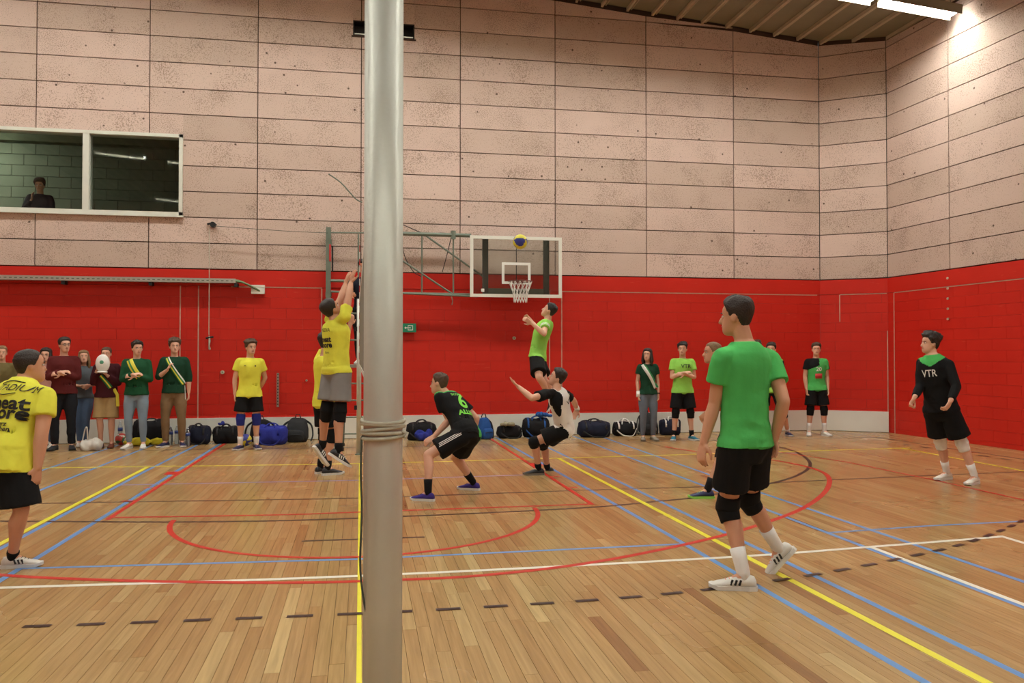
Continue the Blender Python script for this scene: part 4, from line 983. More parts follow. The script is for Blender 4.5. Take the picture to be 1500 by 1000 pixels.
# substitute in yellow
J = stand(364, 14.5, 1.86, 172, 150, 0, arms={'L': ((.28, -.25, -1), (-.35, -.45, -.8)), 'R': ((.22, -.05, -1), (-.02, .1, -1))}, stance=.125, feet=(14, -30), leanx=.04)
F = person('player in plain yellow jersey with blue knee pads standing before the bags', J, dict(top=dict(mat=YEL, hem=-.09, loose=.030), bottom=dict(mat=BLK, len=.72, loose=.035), hair='brown', hairt=.022, tous=.5, skin=0, pad=BLU, padu=.20, padd=.24, sock=(WHT, .13), shoe=(SHN, SOLEW, PWHT), laces=False))
ribbon(F, [(-.09, -.12), (-.06, -.118)], .008, [PBLK], True, 'chest_mark'); ribbon(F, [(.07, -.12), (.09, -.12)], .02, [PBLK], True, 'chest_mark')

# spectators on the left
J = stand(255, 15.15, 1.88, 178, 160, 2, arms={'L': ((.22, .0, -1), (.02, .1, -1)), 'R': ((.28, .05, -1), (.02, .22, -.16), (-.3, .1, .6), 'abs')}, stance=.13, feet=(16, -28))
F = person('young man in dark green sweater and beige chinos clutching his sash', J, dict(top=dict(mat=DGRN, hem=-.03, loose=.034, sleeve=1.3, name='sweater', hood=True), bottom=dict(name='chinos', mat=CHI, len=1.95, loose=.02, cuff=.044), hair='brown', hairt=.026, tous=.5, skin=0, shoe=(SHN, SOLEW), laces=False))
ribbon(F, [(-.10, -.01), (-.05, -.10), (.05, -.26), (.16, -.45)], .075, SASH, True, 'sash', stripes=[0, 1, 0, 2])
h, n = on_shirt(F, .17, -.47); V, Fc = tube([h, h+Vector((.01, -.01, -.12)), h+Vector((.015, -.01, -.24))], [.02, .022, .026], 8, 'flat', sq=[(1, .25)]*3); link('sash_end', V, Fc, SASH[2], F.root)
J = stand(200, 15.0, 1.84, 178, 150, 0, arms=CROSS, stance=.11, feet=(10, -20))
F = person('young man in green hoodie and light jeans, arms crossed over a yellow green sash', J, dict(top=dict(mat=cloth('green_hoodie_fabric', (24, 78, 48)), hem=-.03, loose=.036, sleeve=1.85, name='hoodie', hood=True), bottom=dict(name='jeans', mat=LJEAN, len=1.93, loose=.012, cuff=.040), hair='dark', hairt=.020, tous=.3, skin=0, shoe=(SHW, SOLEW), laces=False))
ribbon(F, [(-.10, -.01), (-.055, -.09), (.0, -.19), (.07, -.30)], .10, SASH, True, 'sash', stripes=[1, 0, 1, 1])
J = stand(156, 15.2, 1.74, 180, 178, 0, arms={'L': ((.12, .1, -1), (-.03, .25, -.12), (-.3, .2, .8), 'abs'), 'R': ((.16, .2, -1), (.06, .22, .02), (-.1, .1, 1), 'abs')}, stance=.09, feet=(8, -8))
F = person('man in burgundy sweater and khaki shorts holding a white cap before his chin', J, dict(top=dict(mat=MAR2, hem=-.03, loose=.034, sleeve=1.85, name='sweater'), bottom=dict(mat=KHA, len=.92, loose=.03), hair='brown', hairt=.008, tous=.1, skin=0, shoe=(SHB, SHB), laces=False))
CAPF = F; CAPJ = J
ribbon(F, [(-.06, -.20), (.02, -.30), (.10, -.42)], .07, SASH, True, 'sash', stripes=[0, 1, 0])
h, n = on_shirt(F, .14, -.44); V, Fc = tube([h, h+Vector((.06, -.01, -.10)), h+Vector((.07, -.01, -.30))], [.03, .028, .03], 8, 'flat', sq=[(1, .2)]*3); link('sash_end', V, Fc, SASH[1], F.root)
J = stand(121, 15.5, 1.68, 172, 158, 6, arms={'L': ((.5, .1, -.9), (-.35, .45, -.1)), 'R': ((.3, .1, -1), (-.02, .20, -.36), (-1, 0, 0), 'abs')}, stance=.05, feet=(-5, 5), shw=.158, leanx=.02)
person('young woman with long light brown hair, grey tee and blue jeans leaning at the wall', J, dict(fem=True, top=dict(mat=GTEE, hem=-.02, loose=.022, sleeve=.6), bottom=dict(name='jeans', mat=JEAN, len=1.95, loose=.01, cuff=.038), hair='blond', hairt=.016, tous=.2, long=.24, skin=0, shoe=(SHW, SOLEW), laces=False))
J = stand(93, 15.0, 1.90, 172, 140, 2, arms=CROSS, stance=.12, feet=(14, -14))
F = person('tall man with glasses and maroon sweater, arms crossed, in dark trousers', J, dict(top=dict(mat=MAR, hem=-.03, loose=.032, sleeve=1.85, name='sweater'), bottom=dict(name='trousers', mat=DTR, len=1.97, loose=.022, cuff=.05), hair='dark', hairt=.016, tous=.2, skin=0, shoe=(SHK, SHK), laces=False))
gv = []
for s in (1, -1):
    c = F.HC+F.hf*.092+F.hl*.031*s+F.hu*.003; pts = [c+F.hl*math.cos(a)*.021+F.hu*math.sin(a)*.016 for a in [2*PI*i/12 for i in range(12)]]
    V, Fc = tube(pts+[pts[0]], .0025, 5, 'flat'); link('glasses_rim', V, Fc, PBLK, F.root)
    V, Fc = tube([F.HC+F.hf*.09+F.hl*.051*s+F.hu*.006, F.HC+F.hl*.082*s+F.hu*.006], .0022, 5, 'flat'); link('glasses_arm', V, Fc, PBLK, F.root)
J = stand(68, 15.45, 1.72, 180, 180, 0, stance=.09, shw=.158)
person('person in pale pink top and blue jeans, nearly hidden behind the front yellow player', J, dict(fem=True, top=dict(mat=PNK), bottom=dict(name='jeans', mat=JEAN, len=1.95, loose=.012), hair='dark', long=.14, skin=0, shoe=(SHW, SOLEW), laces=False))
J = stand(2, 15.3, 1.76, 172, 160, 0)
person('person in olive top at the far left edge, behind the front yellow player', J, dict(top=dict(mat=OLV, sleeve=1.7, loose=.03), bottom=dict(name='trousers', mat=DTR, len=1.95), hair='blond', hairt=.01, skin=0, shoe=(SHW, SOLEW), laces=False))

# man behind the gallery window
J = stand(56, 17.0, 1.80, 175, 175, -8, arms={'L': ((.2, .1, -1), (-.05, .2, -.30), (-1, .1, 0), 'abs'), 'R': ((.3, .25, -.9), (.01, .13, .03), (0, .1, 1), 'abs')}, z0=at(56, 262, 17.0).z-1.80)
person('man in dark navy sweater with hand on chin standing behind the gallery window', J, dict(top=dict(mat=NAV, sleeve=1.85, loose=.036, name='sweater'), bottom=dict(name='trousers', mat=DTR, len=1.95), hair='brown', hairt=.026, tous=.4, skin=1, shoe=(SHK, SHK), laces=False))
# referee on the stand beyond the net
J = stand(533, 14.35, 1.80, 180, 200, -5, arms={'L': ((.3, .3, -.9), (.1, .35, -.25), None, 'abs'), 'R': ((.5, .45, -.7), (.2, .42, -.32), None, 'abs')}, z0=1.44, stance=.09)
person('referee in dark blue top and black trousers standing on the stand behind the post', J, dict(top=dict(mat=NAV, sleeve=1.7, loose=.03, hem=.02), bottom=dict(name='trousers', mat=BLK, len=1.95, loose=.02), hair='dark', skin=1, shoe=(SHW, SOLEW), laces=False))
REF = J

# ------------------------------------------------------------------ volleyball posts and net
M_GAL = pm('galvanised_post', (206, 208, 198), .42, .10, 3.5, .08, 60, metal=.35, dark=(176, 176, 164)); M_ROPE = pm('rope_offwhite', (186, 182, 164), .9, .15, 60); M_CORD = pm('cord_grey_green', (74, 82, 72), .8, .1, 40)
M_NET = pm('net_cord_grey', (150, 146, 136), .8, .1, 40); M_TAPE = pm('net_tape_white', (214, 212, 204), .7, .05, 20)
pn = at(561.5, 500, 2.0); NP = Vector((pn.x, 2.0, 0)); FP = Vector((at(526, 500, 13.4).x, 13.4, 0))
t = empty('net_post', NP, 'large round metal volleyball post in the centre foreground with rope tied round it', 'post')
def post(t, r, hgt, dist):
    rings = []
    def prof(j, n=48):
        a = 2*PI*j/n; q = abs(math.cos(a)); rr = r*(1+(.045 if q > .985 else 0)-(.02 if .955 < q < .985 else 0)); return (rr*math.cos(a), rr*math.sin(a))
    V, Fc = loft([[Vector(prof(j)+(z,)) for j in range(48)] for z in (0.0, hgt*.5, hgt)]); link('pole', V, Fc, M_GAL, t, smooth=True)
    V, Fc = loft([[Vector((r*1.06*math.cos(2*PI*j/32), r*1.06*math.sin(2*PI*j/32), z)) for j in range(32)] for z in (hgt, hgt+.012)]); link('pole_cap', V, Fc, M_RUB, t)
    V, Fc = loft([[Vector((r*q*math.cos(2*PI*j/32), r*q*math.sin(2*PI*j/32), z)) for j in range(32)] for z, q in ((0.0, 1.7), (.012, 1.7), (.016, 1.1))]); link('floor_collar', V, Fc, M_STEELG, t)
post(t, .0445, 2.55, 2)
zr = at(561, 627, 1.96).z
for i, (dz, tl) in enumerate(((.016, .10), (.006, -.06), (-.004, .12), (-.014, .03), (-.022, -.08))):
    pts = [Vector((math.cos(a)*.0505, math.sin(a)*.0505, zr+dz+tl*.05*math.sin(a+i))) for a in [2*PI*j/28 for j in range(28)]]
    fr_ = tube(pts+[pts[0]], .0045, 7, 'flat'); link('rope_wrap', *fr_, M_ROPE, t, smooth=True)
V, Fc = tube([(.046, -.03, zr-.01), (.056, -.032, zr-.014), (.052, -.034, zr-.022)], .0045, 7); link('rope_end', V, Fc, M_ROPE, t, smooth=True)
cpts = []
for px, py in ((530, 640), (528.5, 690), (530, 740), (529, 780), (527.5, 820), (529, 850), (533, 880), (536, 895)):
    p = at(px, py, 1.985); cpts.append(p-NP+Vector((0, -.0, 0)))
V, Fc = tube(smooth_path(cpts, 4), .0028, 6); link('cord', V, Fc, M_CORD, t, smooth=True)
t2 = empty('net_post', FP, 'thin grey metal volleyball post beside the referee stand, seen left of the big post', 'post')
post(t2, .035, 2.50, 13)
for z in (1.98, .72): MB().box((-.075, -.02, z), (-.03, .02, z+.07)).build('cleat', M_RUB, t2)
# net
def npt(s, z): return NP.lerp(FP, s)+Vector((0, 0, z))
s0_, s1_ = (3.3-2)/11.4, (12.5-2)/11.4
nt_ = empty('volleyball_net', npt(.5, 0), 'volleyball net seen edge on behind the big post', 'net'); o = nt_.location
for z, m_, hh in ((2.40, M_TAPE, .035), (1.45, M_TAPE, .02)):
    a, b = npt(s0_, z)-o, npt(s1_, z)-o; mb = MB()
    mb.add([a+Vector((-.003, 0, -hh)), a+Vector((.003, 0, -hh)), a+Vector((.003, 0, hh)), a+Vector((-.003, 0, hh)), b+Vector((-.003, 0, -hh)), b+Vector((.003, 0, -hh)), b+Vector((.003, 0, hh)), b+Vector((-.003, 0, hh))], ((0, 1, 2, 3), (7, 6, 5, 4), (0, 4, 5, 1), (1, 5, 6, 2), (2, 6, 7, 3), (3, 7, 4, 0)))
    mb.build('net_tape', m_, nt_)
mb = MB()
for i in range(93): s = s0_+(s1_-s0_)*i/92; mb.tube([npt(s, 1.45)-o, npt(s, 2.40)-o], .0015, 4)
for i in range(1, 10): z = 1.45+.095*i; mb.tube([npt(s0_, z)-o, npt(s1_, z)-o], .0015, 4)
tag(mb.build('net_mesh', M_NET, nt_), kind='stuff')
for z in (2.42, 1.45):
    V, Fc = tube([npt(.004, z)-o, npt(s0_, z)-o], .003, 6); link('net_rope', V, Fc, M_ROPE, nt_)
    V, Fc = tube([npt(s1_, z)-o, npt(.997, z)-o], .003, 6); link('net_rope', V, Fc, M_ROPE, nt_)
an = empty('antenna', npt(s1_-.01, 1.43), 'red and white striped antenna at the far side of the net', 'antenna')
for i in range(18):
    V, Fc = tube([(0, 0, i*.1), (0, 0, i*.1+.1)], .006, 8, 'flat'); link('antenna_band', V, Fc, PRED if i % 2 else PWHT, an)

# ------------------------------------------------------------------ referee stand
rx = at(522, 500, 14.35).x
st = empty('referee_stand', (rx+.12, 14.35, 0), 'steel referee stand behind the volleyball posts, carrying the referee', 'stand')
for x in (-.30, .34):
    for y in (-.30, .32):
        V, Fc = tube([(x*1.15, y*1.25, 0), (x, y, 1.38), (x, y, 2.30)], .017, 8); link('leg', V, Fc, M_STEELG, st, smooth=True)
        V, Fc = tube([(x*1.15, y*1.25, 0), (x*1.15, y*1.25, .05)], .028, 10, 'flat'); link('rubber_foot', V, Fc, M_RUB, st)
MB().box((-.32, -.32, 1.385), (.36, .34, 1.435)).build('platform', pm('stand_platform', (150, 146, 136), .6, .1, 8), st)
for z in (1.85, 2.30):
    V, Fc = tube([(-.30, .32, z), (-.30, -.30, z), (.34, -.30, z)], .014, 8); link('guard_rail', V, Fc, M_STEELG, st, smooth=True)
for i in range(4):
    z = .28+.28*i; V, Fc = tube([(-.33, -.355, z), (.37, -.355, z)], .013, 8); link('rung', V, Fc, M_STEELG, st, smooth=True)
V, Fc = tube([(-.33, -.36, .06), (-.70, -.55, .04)], .016, 8); link('outrigger', V, Fc, M_STEELG, st, smooth=True)
V, Fc = tube([(-.72, -.57, .05), (-.70, -.53, .05)], .05, 14, 'flat'); link('wheel', V, Fc, pm('green_wheel', (70, 110, 90), .6), st)
V, Fc = tube([(-.70, -.55, .05), (-.68, -.54, .32)], .014, 8); link('brace', V, Fc, M_STEELG, st, smooth=True)

# ------------------------------------------------------------------ basketball backboard folded against the wall
YB_ = 15.60
bb = empty('basketball_hoop', (at(757, 400, YB_).x, YB_, 2.4), 'transparent basketball backboard with white border and hoop on its green wall frame', 'basketball hoop')
O = bb.location
def bp_(px, py, Y=YB_): return at(px, py, Y)-O
a, b, c, d = bp_(688.5, 345), bp_(823.5, 347.5), bp_(822, 437), bp_(688.5, 434)
x0, x1, z1, z0 = (a.x+d.x)/2, (b.x+c.x)/2, (a.z+b.z)/2, (c.z+d.z)/2
w = .062
for q in (((x0, -.02, z0), (x1, .02, z0+w)), ((x0, -.02, z1-w), (x1, .02, z1)), ((x0, -.02, z0+w), (x0+w, .02, z1-w)), ((x1-w, -.02, z0+w), (x1, .02, z1-w))): MB().box(*q).build('border_bar', M_WHITEB, bb)
M_ACR = pm('acrylic_board', (225, 228, 222), .12, .02, 3, trans=1)
MB().box((x0+w, -.006, z0+w), (x1-w, .006, z1-w)).build('board_pane', M_ACR, bb)
i0, i1, i2 = bp_(735, 384), bp_(777, 384), bp_(756, 416)
for q in (((i0.x, -.016, i2.z), (i0.x+.05, -.007, i0.z)), ((i1.x-.05, -.016, i2.z), (i1.x, -.007, i0.z)), ((i0.x+.05, -.016, i0.z-.05), (i1.x-.05, -.007, i0.z)), ((i0.x+.05, -.016, i2.z), (i1.x-.05, -.007, i2.z+.05))): MB().box(*q).build('target_bar', PWHT, bb)
for px in (711.5, 801): q = bp_(px, 400); MB().box((q.x-.055, .03, z0+.02), (q.x+.055, .09, z1-.02)).build('support_post', pm('dark_steel', (86, 90, 84), .6, .1, 5), bb)
MB().box((bp_(711, 400).x, .04, bp_(0, 420).z), (bp_(801, 400).x, .09, bp_(0, 411).z)).build('support_bar', M_STEELG, bb)
q = bp_(757, 400); V, Fc = tube([(q.x, .05, z1-.05), (q.x, .05, i2.z)], .008, 6); link('cable', V, Fc, M_RUB, bb)
# rim and net
M_RIM = pm('rim_dark_red', (110, 58, 48), .5, .1, 20)
rc = Vector((bp_(758, 415).x, -.30, bp_(758, 414).z)); rr = .225
pts = [rc+Vector((math.cos(a)*rr, math.sin(a)*rr, 0)) for a in [2*PI*i/36 for i in range(36)]]
V, Fc = tube(pts+[pts[0]], .009, 8, 'flat'); link('rim', V, Fc, M_RIM, bb, smooth=True)
MB().box((rc.x-.09, -.09, rc.z-.02), (rc.x+.09, -.016, rc.z+.03)).build('rim_bracket', M_RIM, bb)
mb = MB(); lv = [(0, .225), (.10, .185), (.20, .15), (.30, .13), (.40, .125)]
for i in range(14):
    for sgn in (1, -1):
        pts = [rc+Vector((math.cos(2*PI*(i+sgn*.5*j)/14)*r_, math.sin(2*PI*(i+sgn*.5*j)/14)*r_, -h_)) for j, (h_, r_) in enumerate(lv)]
        mb.tube(pts, .0065, 5)
tag(mb.build('hoop_net', PWHT, bb), kind='stuff')
# frame: left wall post, tubes, braces
YF = 15.72
def fp(px, py, Y=YF): return at(px, py, Y)-O
def fb(name, p, q, r, m=M_STEELG, n=8): V, Fc = tube([p, q], r, n, 'flat', sq=None); return link(name, V, Fc, m, bb)
pl = fp(481, 400, 15.86)
MB().box((pl.x-.045, pl.y-.05, fp(0, 431, 15.86).z), (pl.x+.045, pl.y+.05, fp(481, 333, 15.86).z)).build('wall_post', M_STEELG, bb)
MB().box((pl.x-.055, pl.y+.05, fp(0, 427).z), (pl.x+.055, pl.y+.14, fp(0, 421).z+.02)).build('wall_bracket', M_STEELG, bb); MB().box((pl.x-.055, pl.y+.05, fp(0, 345).z), (pl.x+.055, pl.y+.14, fp(0, 338).z+.02)).build('wall_bracket', M_STEELG, bb)
MB().box((pl.x+.015, pl.y-.06, fp(0, 372).z), (pl.x+.048, pl.y-.05, fp(0, 345).z)).build('paint_patch', PRED, bb)
fb('top_tube', fp(485, 340.5), fp(590, 341.5), .014); fb('top_tube', fp(588, 342), fp(690, 345), .038); fb('bottom_tube', fp(485, 427), fp(690, 431), .020); fb('bottom_tube', fp(700, 434, 15.68), fp(590, 429.5), .02)
fb('rail_bar', fp(484, 411), fp(530, 412), .028, M_STEELG)
for px in (525, 618, 664): fb('upright', fp(px, 343), fp(px, 430), .016)
fb('upright', fp(487, 360, 15.9), fp(487, 398, 15.9), .014, M_RUB)
fb('diagonal', fp(560, 362), fp(662, 430), .018); fb('diagonal', fp(624, 345), fp(712, 408), .018); fb('hinge', fp(664, 338), fp(664, 350), .05)
for P_ in ([(588, 328), (604, 335), (625, 343), (645, 341), (664, 343)], [(588, 355), (594, 378), (606, 398), (618, 405)], [(662, 343), (655, 372), (648, 398)]):
    V, Fc = tube(smooth_path([fp(x, y) for x, y in P_], 5), .008, 6); link('rope', V, Fc, M_RUB, bb, smooth=True)
for P_ in ([(660, 431), (663, 440), (662, 446)], [(482, 255), (500, 268), (520, 290), (530, 296)]):
    V, Fc = tube(smooth_path([fp(x, y, 15.8) for x, y in P_], 4), .012, 6); link('rope_end', V, Fc, M_STEELG if P_[0][1] < 300 else M_ROPE, bb, smooth=True)
q = fp(707, 425, 15.58); MB().box((q.x-.03, -.035, q.z-.03), (q.x+.03, -.02, q.z+.03)).build('bracket', PWHT, bb)
# pulley and hoisting line left of the frame
pu = empty('pulley', at(312, 329, 15.93), 'dark pulley block on the concrete wall with a long thin rope', 'pulley'); O2 = pu.location
V, Fc = tube([(0, .05, 0), (0, -.05, 0)], .05, 16, 'flat'); link('wheel', V, Fc, M_RUB, pu)
V, Fc = tube([(-.10, .05, .02), (0, .0, .03), (.05, 0, .0)], .018, 8); link('arm', V, Fc, M_RUB, pu)
for P_, r_ in (([(316, 331), (370, 335), (430, 339), (480, 341)], .005), ([(306.5, 333), (306.5, 400), (306, 490)], .007)):
    V, Fc = tube([at(x, y, 15.76)-O2 for x, y in P_], r_, 6); link('rope', V, Fc, M_ROPE if P_[0][0] < 310 else M_CORD, pu)
cl = empty('rope_cleat', at(307, 495, 15.985), 'small wall cleat with a knotted rope end on the red wall', 'cleat')
V, Fc = tube([(-.05, -.02, .0), (.0, -.05, .01), (.06, -.02, .02)], .018, 8); link('hook', V, Fc, M_RUB, cl, smooth=True)
V, Fc = tube([(0, -.04, .03), (.01, -.05, -.05), (0, -.05, -.14), (.01, -.05, -.20)], [.012, .02, .012, .022], 8); link('rope', V, Fc, M_ROPE, cl, smooth=True)
# cable tray high on the red wall
ty = 15.90; tz = at(180, 409, 15.8).z
tr = empty('cable_tray', (-5, 15.9, tz), 'long grey perforated cable tray fixed along the top of the red wall', 'cable tray')
xa, xb = XL+.1+5, at(345, 411, 15.8).x+5
MB().box((xa, -.10, -.035), (xb, .066, -.028)).build('tray_base', M_ALU, tr)
MB().box((xa, -.104, -.035), (xb, -.098, .045)).build('tray_side', M_ALU, tr); MB().box((xa, .062, -.035), (xb, .068, .045)).build('tray_side', M_ALU, tr)
mb = MB()
for i in range(70): x = xb-.06-i*.085; mb.box((x-.025, -.106, -.004), (x+.02, -.1035, .012))
tag(mb.build('perforation', M_STEELG, tr), kind='stuff')
for px in (93, 221, 346):
    q = at(px, 414, 15.85).x+5; MB().box((q-.03, -.09, -.10), (q+.03, .07, -.036)).build('bracket', M_RUB, tr)
for i, dy in enumerate((-.05, -.01, .03)):
    V, Fc = tube(smooth_path([(xb-.3, dy, -.01+i*.012), (xb, dy, .0+i*.012), (xb+.2, dy, -.05), (xb+.42, dy*.5+.05, -.17)], 5), .018, 8); link('cable', V, Fc, pm('green_cable', (110, 132, 96), .6), tr, smooth=True)
jb = empty('junction_box', at(378, 424, 15.94), 'small white junction box at the end of the cable tray', 'box')
MB().box((-.12, -.03, -.08), (.12, .05, .08)).build('housing', M_WHITEB, jb); MB().box((-.125, -.036, .05), (.125, -.03, .085)).build('lid', M_WHITEB, jb)

# exit sign
ex = empty('exit_sign', at(598, 480, 15.93), 'green emergency exit sign with white arrow symbol on the red wall', 'sign')
MB().box((-.15, -.02, -.085), (.15, .02, .085)).build('panel', pm('exit_green', (20, 128, 92), .5, .03), ex)
for q in (((-.01, -.024, .035), (.09, -.0205, .048)), ((-.01, -.024, -.048), (.09, -.0205, -.035)), ((.077, -.024, -.035), (.09, -.0205, .035)), ((-.01, -.024, .018), (.003, -.0205, .035)), ((-.01, -.024, -.035), (.003, -.0205, -.018)), ((-.05, -.024, -.007), (.05, -.0205, .007))): MB().box(*q).build('symbol', PWHT, ex)
link('arrow', [(-.075, -.022, 0), (-.045, -.022, .028), (-.045, -.022, -.028)], [(0, 1, 2)], PWHT, ex)
# wall anchors
for px, py, lab in ((326, 545, 'small round pale wall anchor right of the rope cleat'), (753, 495, 'round pale wall anchor below the hoop'), (449, 557, 'tiny wall anchor left of the jumping blocker')):
    e = empty('wall_anchor', at(px, py, 15.985), lab, 'wall anchor')
    V, Fc = tube([(0, 0, 0), (0, -.02, 0)], .035 if px != 449 else .02, 14, 'flat'); link('disc', V, Fc, pm('anchor_pale', (196, 184, 160), .6), e)
    V, Fc = tube([(0, -.02, 0), (0, -.028, 0)], .012, 8, 'flat'); link('screw', V, Fc, M_STEELG, e)
ps = empty('perforated_strip', at(407, 571, 15.97), 'narrow perforated metal strip hanging on the red wall beside the yellow substitute', 'metal strip')
h = .32; MB().box((-.022, -.006, -h), (.022, .01, h)).build('strip', pm('strip_steel', (160, 140, 128), .5, .1, 9, metal=.3), ps)
for i in range(11): MB().box((-.010, -.008, -h+.04+i*.056), (.010, -.0055, -h+.065+i*.056)).build('slot', M_DARKGAP, ps)
for y in range(5):
    e = empty('wall_socket', Vector((10.757, 13.55, 3.03-.19*y)), 'pale small anchor in the vertical row on the right red wall', 'wall anchor', 'anchor points on the right wall')
    V, Fc = tube([(0, 0, 0), (-.02, 0, 0)], .022, 10, 'flat'); link('disc', V, Fc, pm('anchor_pale', (196, 184, 160), .6), e)

# ------------------------------------------------------------------ balls
def ball(name, loc, r, cols, label, seed=0, cat='ball'):
    V, Fc = ellip((0, 0, 0), (r, r, r), None, 36, 24); rs = random.Random(seed); ax = [Vector((rs.gauss(0, 1), rs.gauss(0, 1), rs.gauss(0, 1))).normalized() for _ in range(3)]
    mi = []
    for f in Fc:
        c = sum((Vector(V[i]) for i in f), Vector())/len(f); c.normalize()
        q = [c.dot(a) for a in ax]; m = max(range(3), key=lambda i: abs(q[i])); w = q[(m+1) % 3]+.5*q[(m+2) % 3]; mi.append((m+(1 if abs(w) < .22 else 0)) % len(cols))
    o = link(name, V, Fc, cols, None, loc, True, mi); tag(o, label, cat); return o
M_BY = pm('ball_yellow', (226, 216, 60), .5, .05); M_BB = pm('ball_blue', (50, 60, 150), .5, .05)
bl = ball('volleyball', at(762, 354, 11.5), .105, [M_BY, M_BB, M_BY], 'yellow and blue volleyball in the air in front of the backboard', 11)
ball('volleyball', Vector((at(178, 636, 15.6).x, 15.6, .105)), .105, [pm('ball_white', (222, 218, 206), .5), pm('ball_green', (60, 110, 64), .5), pm('ball_red', (200, 70, 60), .5)], 'white red and green volleyball on the floor left of the yellow heap', 9)
ball('volleyball', Vector((at(360, 636, 15.05).x, 15.05, .105)), .105, [M_BY, M_BB, M_BB], 'yellow and blue volleyball on the floor behind the blue knee pads', 2)

# ------------------------------------------------------------------ bags along the wall
def blob(L, D, H, seed, ex=3.0, sag=.12, nx=22, na=22, taper=.0, lean=0, lump=.03):
    """soft bag body resting on z=0, long axis x"""
    rings = []
    for i in range(nx+1):
        t = -1+2*i/nx; e = (1-abs(t)**ex)**(1/ex) if abs(t) < 1 else 0; e = max(e, .04)
        hh = H*(1-sag*math.cos(t*PI)*.5-sag*.5*abs(t)**2); ring = []
        for j in range(na):
            a = 2*PI*j/na; c, s = math.cos(a), math.sin(a); q = 2/ex
            y = D/2*e**.6*math.copysign(abs(c)**q, c); z = hh/2+hh/2*(e**.5)*math.copysign(abs(s)**q, s)
            if z < hh*.08: z = 0.0
            p = Vector((t*L/2*(1-taper*z/H), y*(1-.15*z/H)+lean*z, z))
            n = noise.noise_vector(p*7+Vector((seed*3.1, 0, 0)))*lump+noise.noise_vector(p*19+Vector((seed*1.7, 0, 0)))*lump*.35
            p += Vector((n.x, n.y, n.z*(1 if z > .02 else 0)))
            if z > .02: p.z = max(p.z, .004)
            ring.append(p)
        rings.append(ring)
    return loft(rings)
def bag_base(name, px, Y, rot, label, cat='bag'):
    e = empty(name, Vector((at(px, 640, Y).x, Y, .003)), label, cat); e.rotation_euler = (0, 0, math.radians(rot)); return e
def duffel(px, Y, L, D, H, m, label, seed=1, rot=0, trim=None, strap=True):
    e = bag_base('duffel_bag', px, Y, rot, label); trim = trim or M_RUB
    V, Fc = blob(L, D, H, seed); b = link('body', V, Fc, m, e, smooth=True)
    bv = BVHTree.FromPolygons([Vector(v) for v in V], Fc)
    def top(x, y, off=.006):
        h = bv.ray_cast(Vector((x, y, H*2)), Vector((0, 0, -1)))[0]; return (h if h is not None else Vector((x, y, H*.3)))+Vector((0, 0, off))
    V, Fc = tube([top(-L*.4+L*.8*i/14, 0) for i in range(15)], .006, 6); link('zipper', V, Fc, trim, e, smooth=True)
    for s in (1, -1):
        P_ = [top(-L*.16, s*D*.30), top(-L*.13, s*D*.18)+Vector((0, 0, .02)), top(-L*.06, s*D*.06)+Vector((0, 0, .045)), top(L*.06, s*D*.06)+Vector((0, 0, .045)), top(L*.13, s*D*.18)+Vector((0, 0, .02)), top(L*.16, s*D*.30)]
        V, Fc = tube(smooth_path(P_, 4), .012, 6, sq=None); link('handle', V, Fc, trim, e, smooth=True)
    for s in (-.30, .30):
        pp = []
        for i in range(9):
            a = PI*(i/8); q = bv.ray_cast(Vector((s*L, math.cos(a)*2, H*.5+math.sin(a)*2)), Vector((0, -math.cos(a), -math.sin(a))))[0]
            if q is not None: pp.append(q+Vector((0, math.cos(a), math.sin(a)))*.004)
        if len(pp) > 3: V, Fc = tube(pp, .018, 6, 'flat', up0=(1, 0, 0), sq=[(1, .2)]*len(pp)); link('webbing', V, Fc, trim, e, smooth=True)
    if strap:
        P_ = [(-L*.45, -D*.3, H*.5), (-L*.2, -D*.62, H*.12), (0, -D*.68, .012), (L*.25, -D*.6, .02), (L*.45, -D*.3, H*.5)]
        V, Fc = tube(smooth_path(P_, 5), .014, 6, sq=[(1, .35)]*21); link('shoulder_strap', V, Fc, trim, e, smooth=True)
    return e
def backpack(px, Y, w_, d_, H, m, label, seed=1, rot=0, lean=.25, trim=None):
    e = bag_base('backpack', px, Y, rot, label, 'backpack'); trim = trim or M_RUB
    V, Fc = blob(w_, d_, H, seed, 2.6, .05, taper=.25, lean=lean, lump=.02); link('body', V, Fc, m, e, smooth=True)
    V, Fc = blob(w_*.72, d_*.35, H*.5, seed+4, 2.6, .05, lump=.012); V = [v+Vector((0, -d_*.5, .01)) for v in V]; link('front_pocket', V, Fc, m, e, smooth=True)
    V, Fc = tube([(-.05, lean*H, H*.97), (-.03, lean*H-.01, H+.05), (.03, lean*H-.01, H+.05), (.05, lean*H, H*.97)], .010, 6); link('top_handle', V, Fc, trim, e, smooth=True)
    for s in (1, -1):
        V, Fc = tube(smooth_path([(s*.07, lean*H+d_*.2, H*.92), (s*w_*.55, lean*H*.7, H*.70), (s*w_*.66, 0, H*.3), (s*w_*.60, -.03, .02)], 5), .020, 6, sq=[(1, .4)]*16); link('shoulder_strap', V, Fc, trim, e, smooth=True)
    V, Fc = tube([(-w_*.28, -d_*.66, H*.30), (0, -d_*.70, H*.33), (w_*.28, -d_*.66, H*.30)], .005, 6); link('zipper', V, Fc, trim, e)
    return e
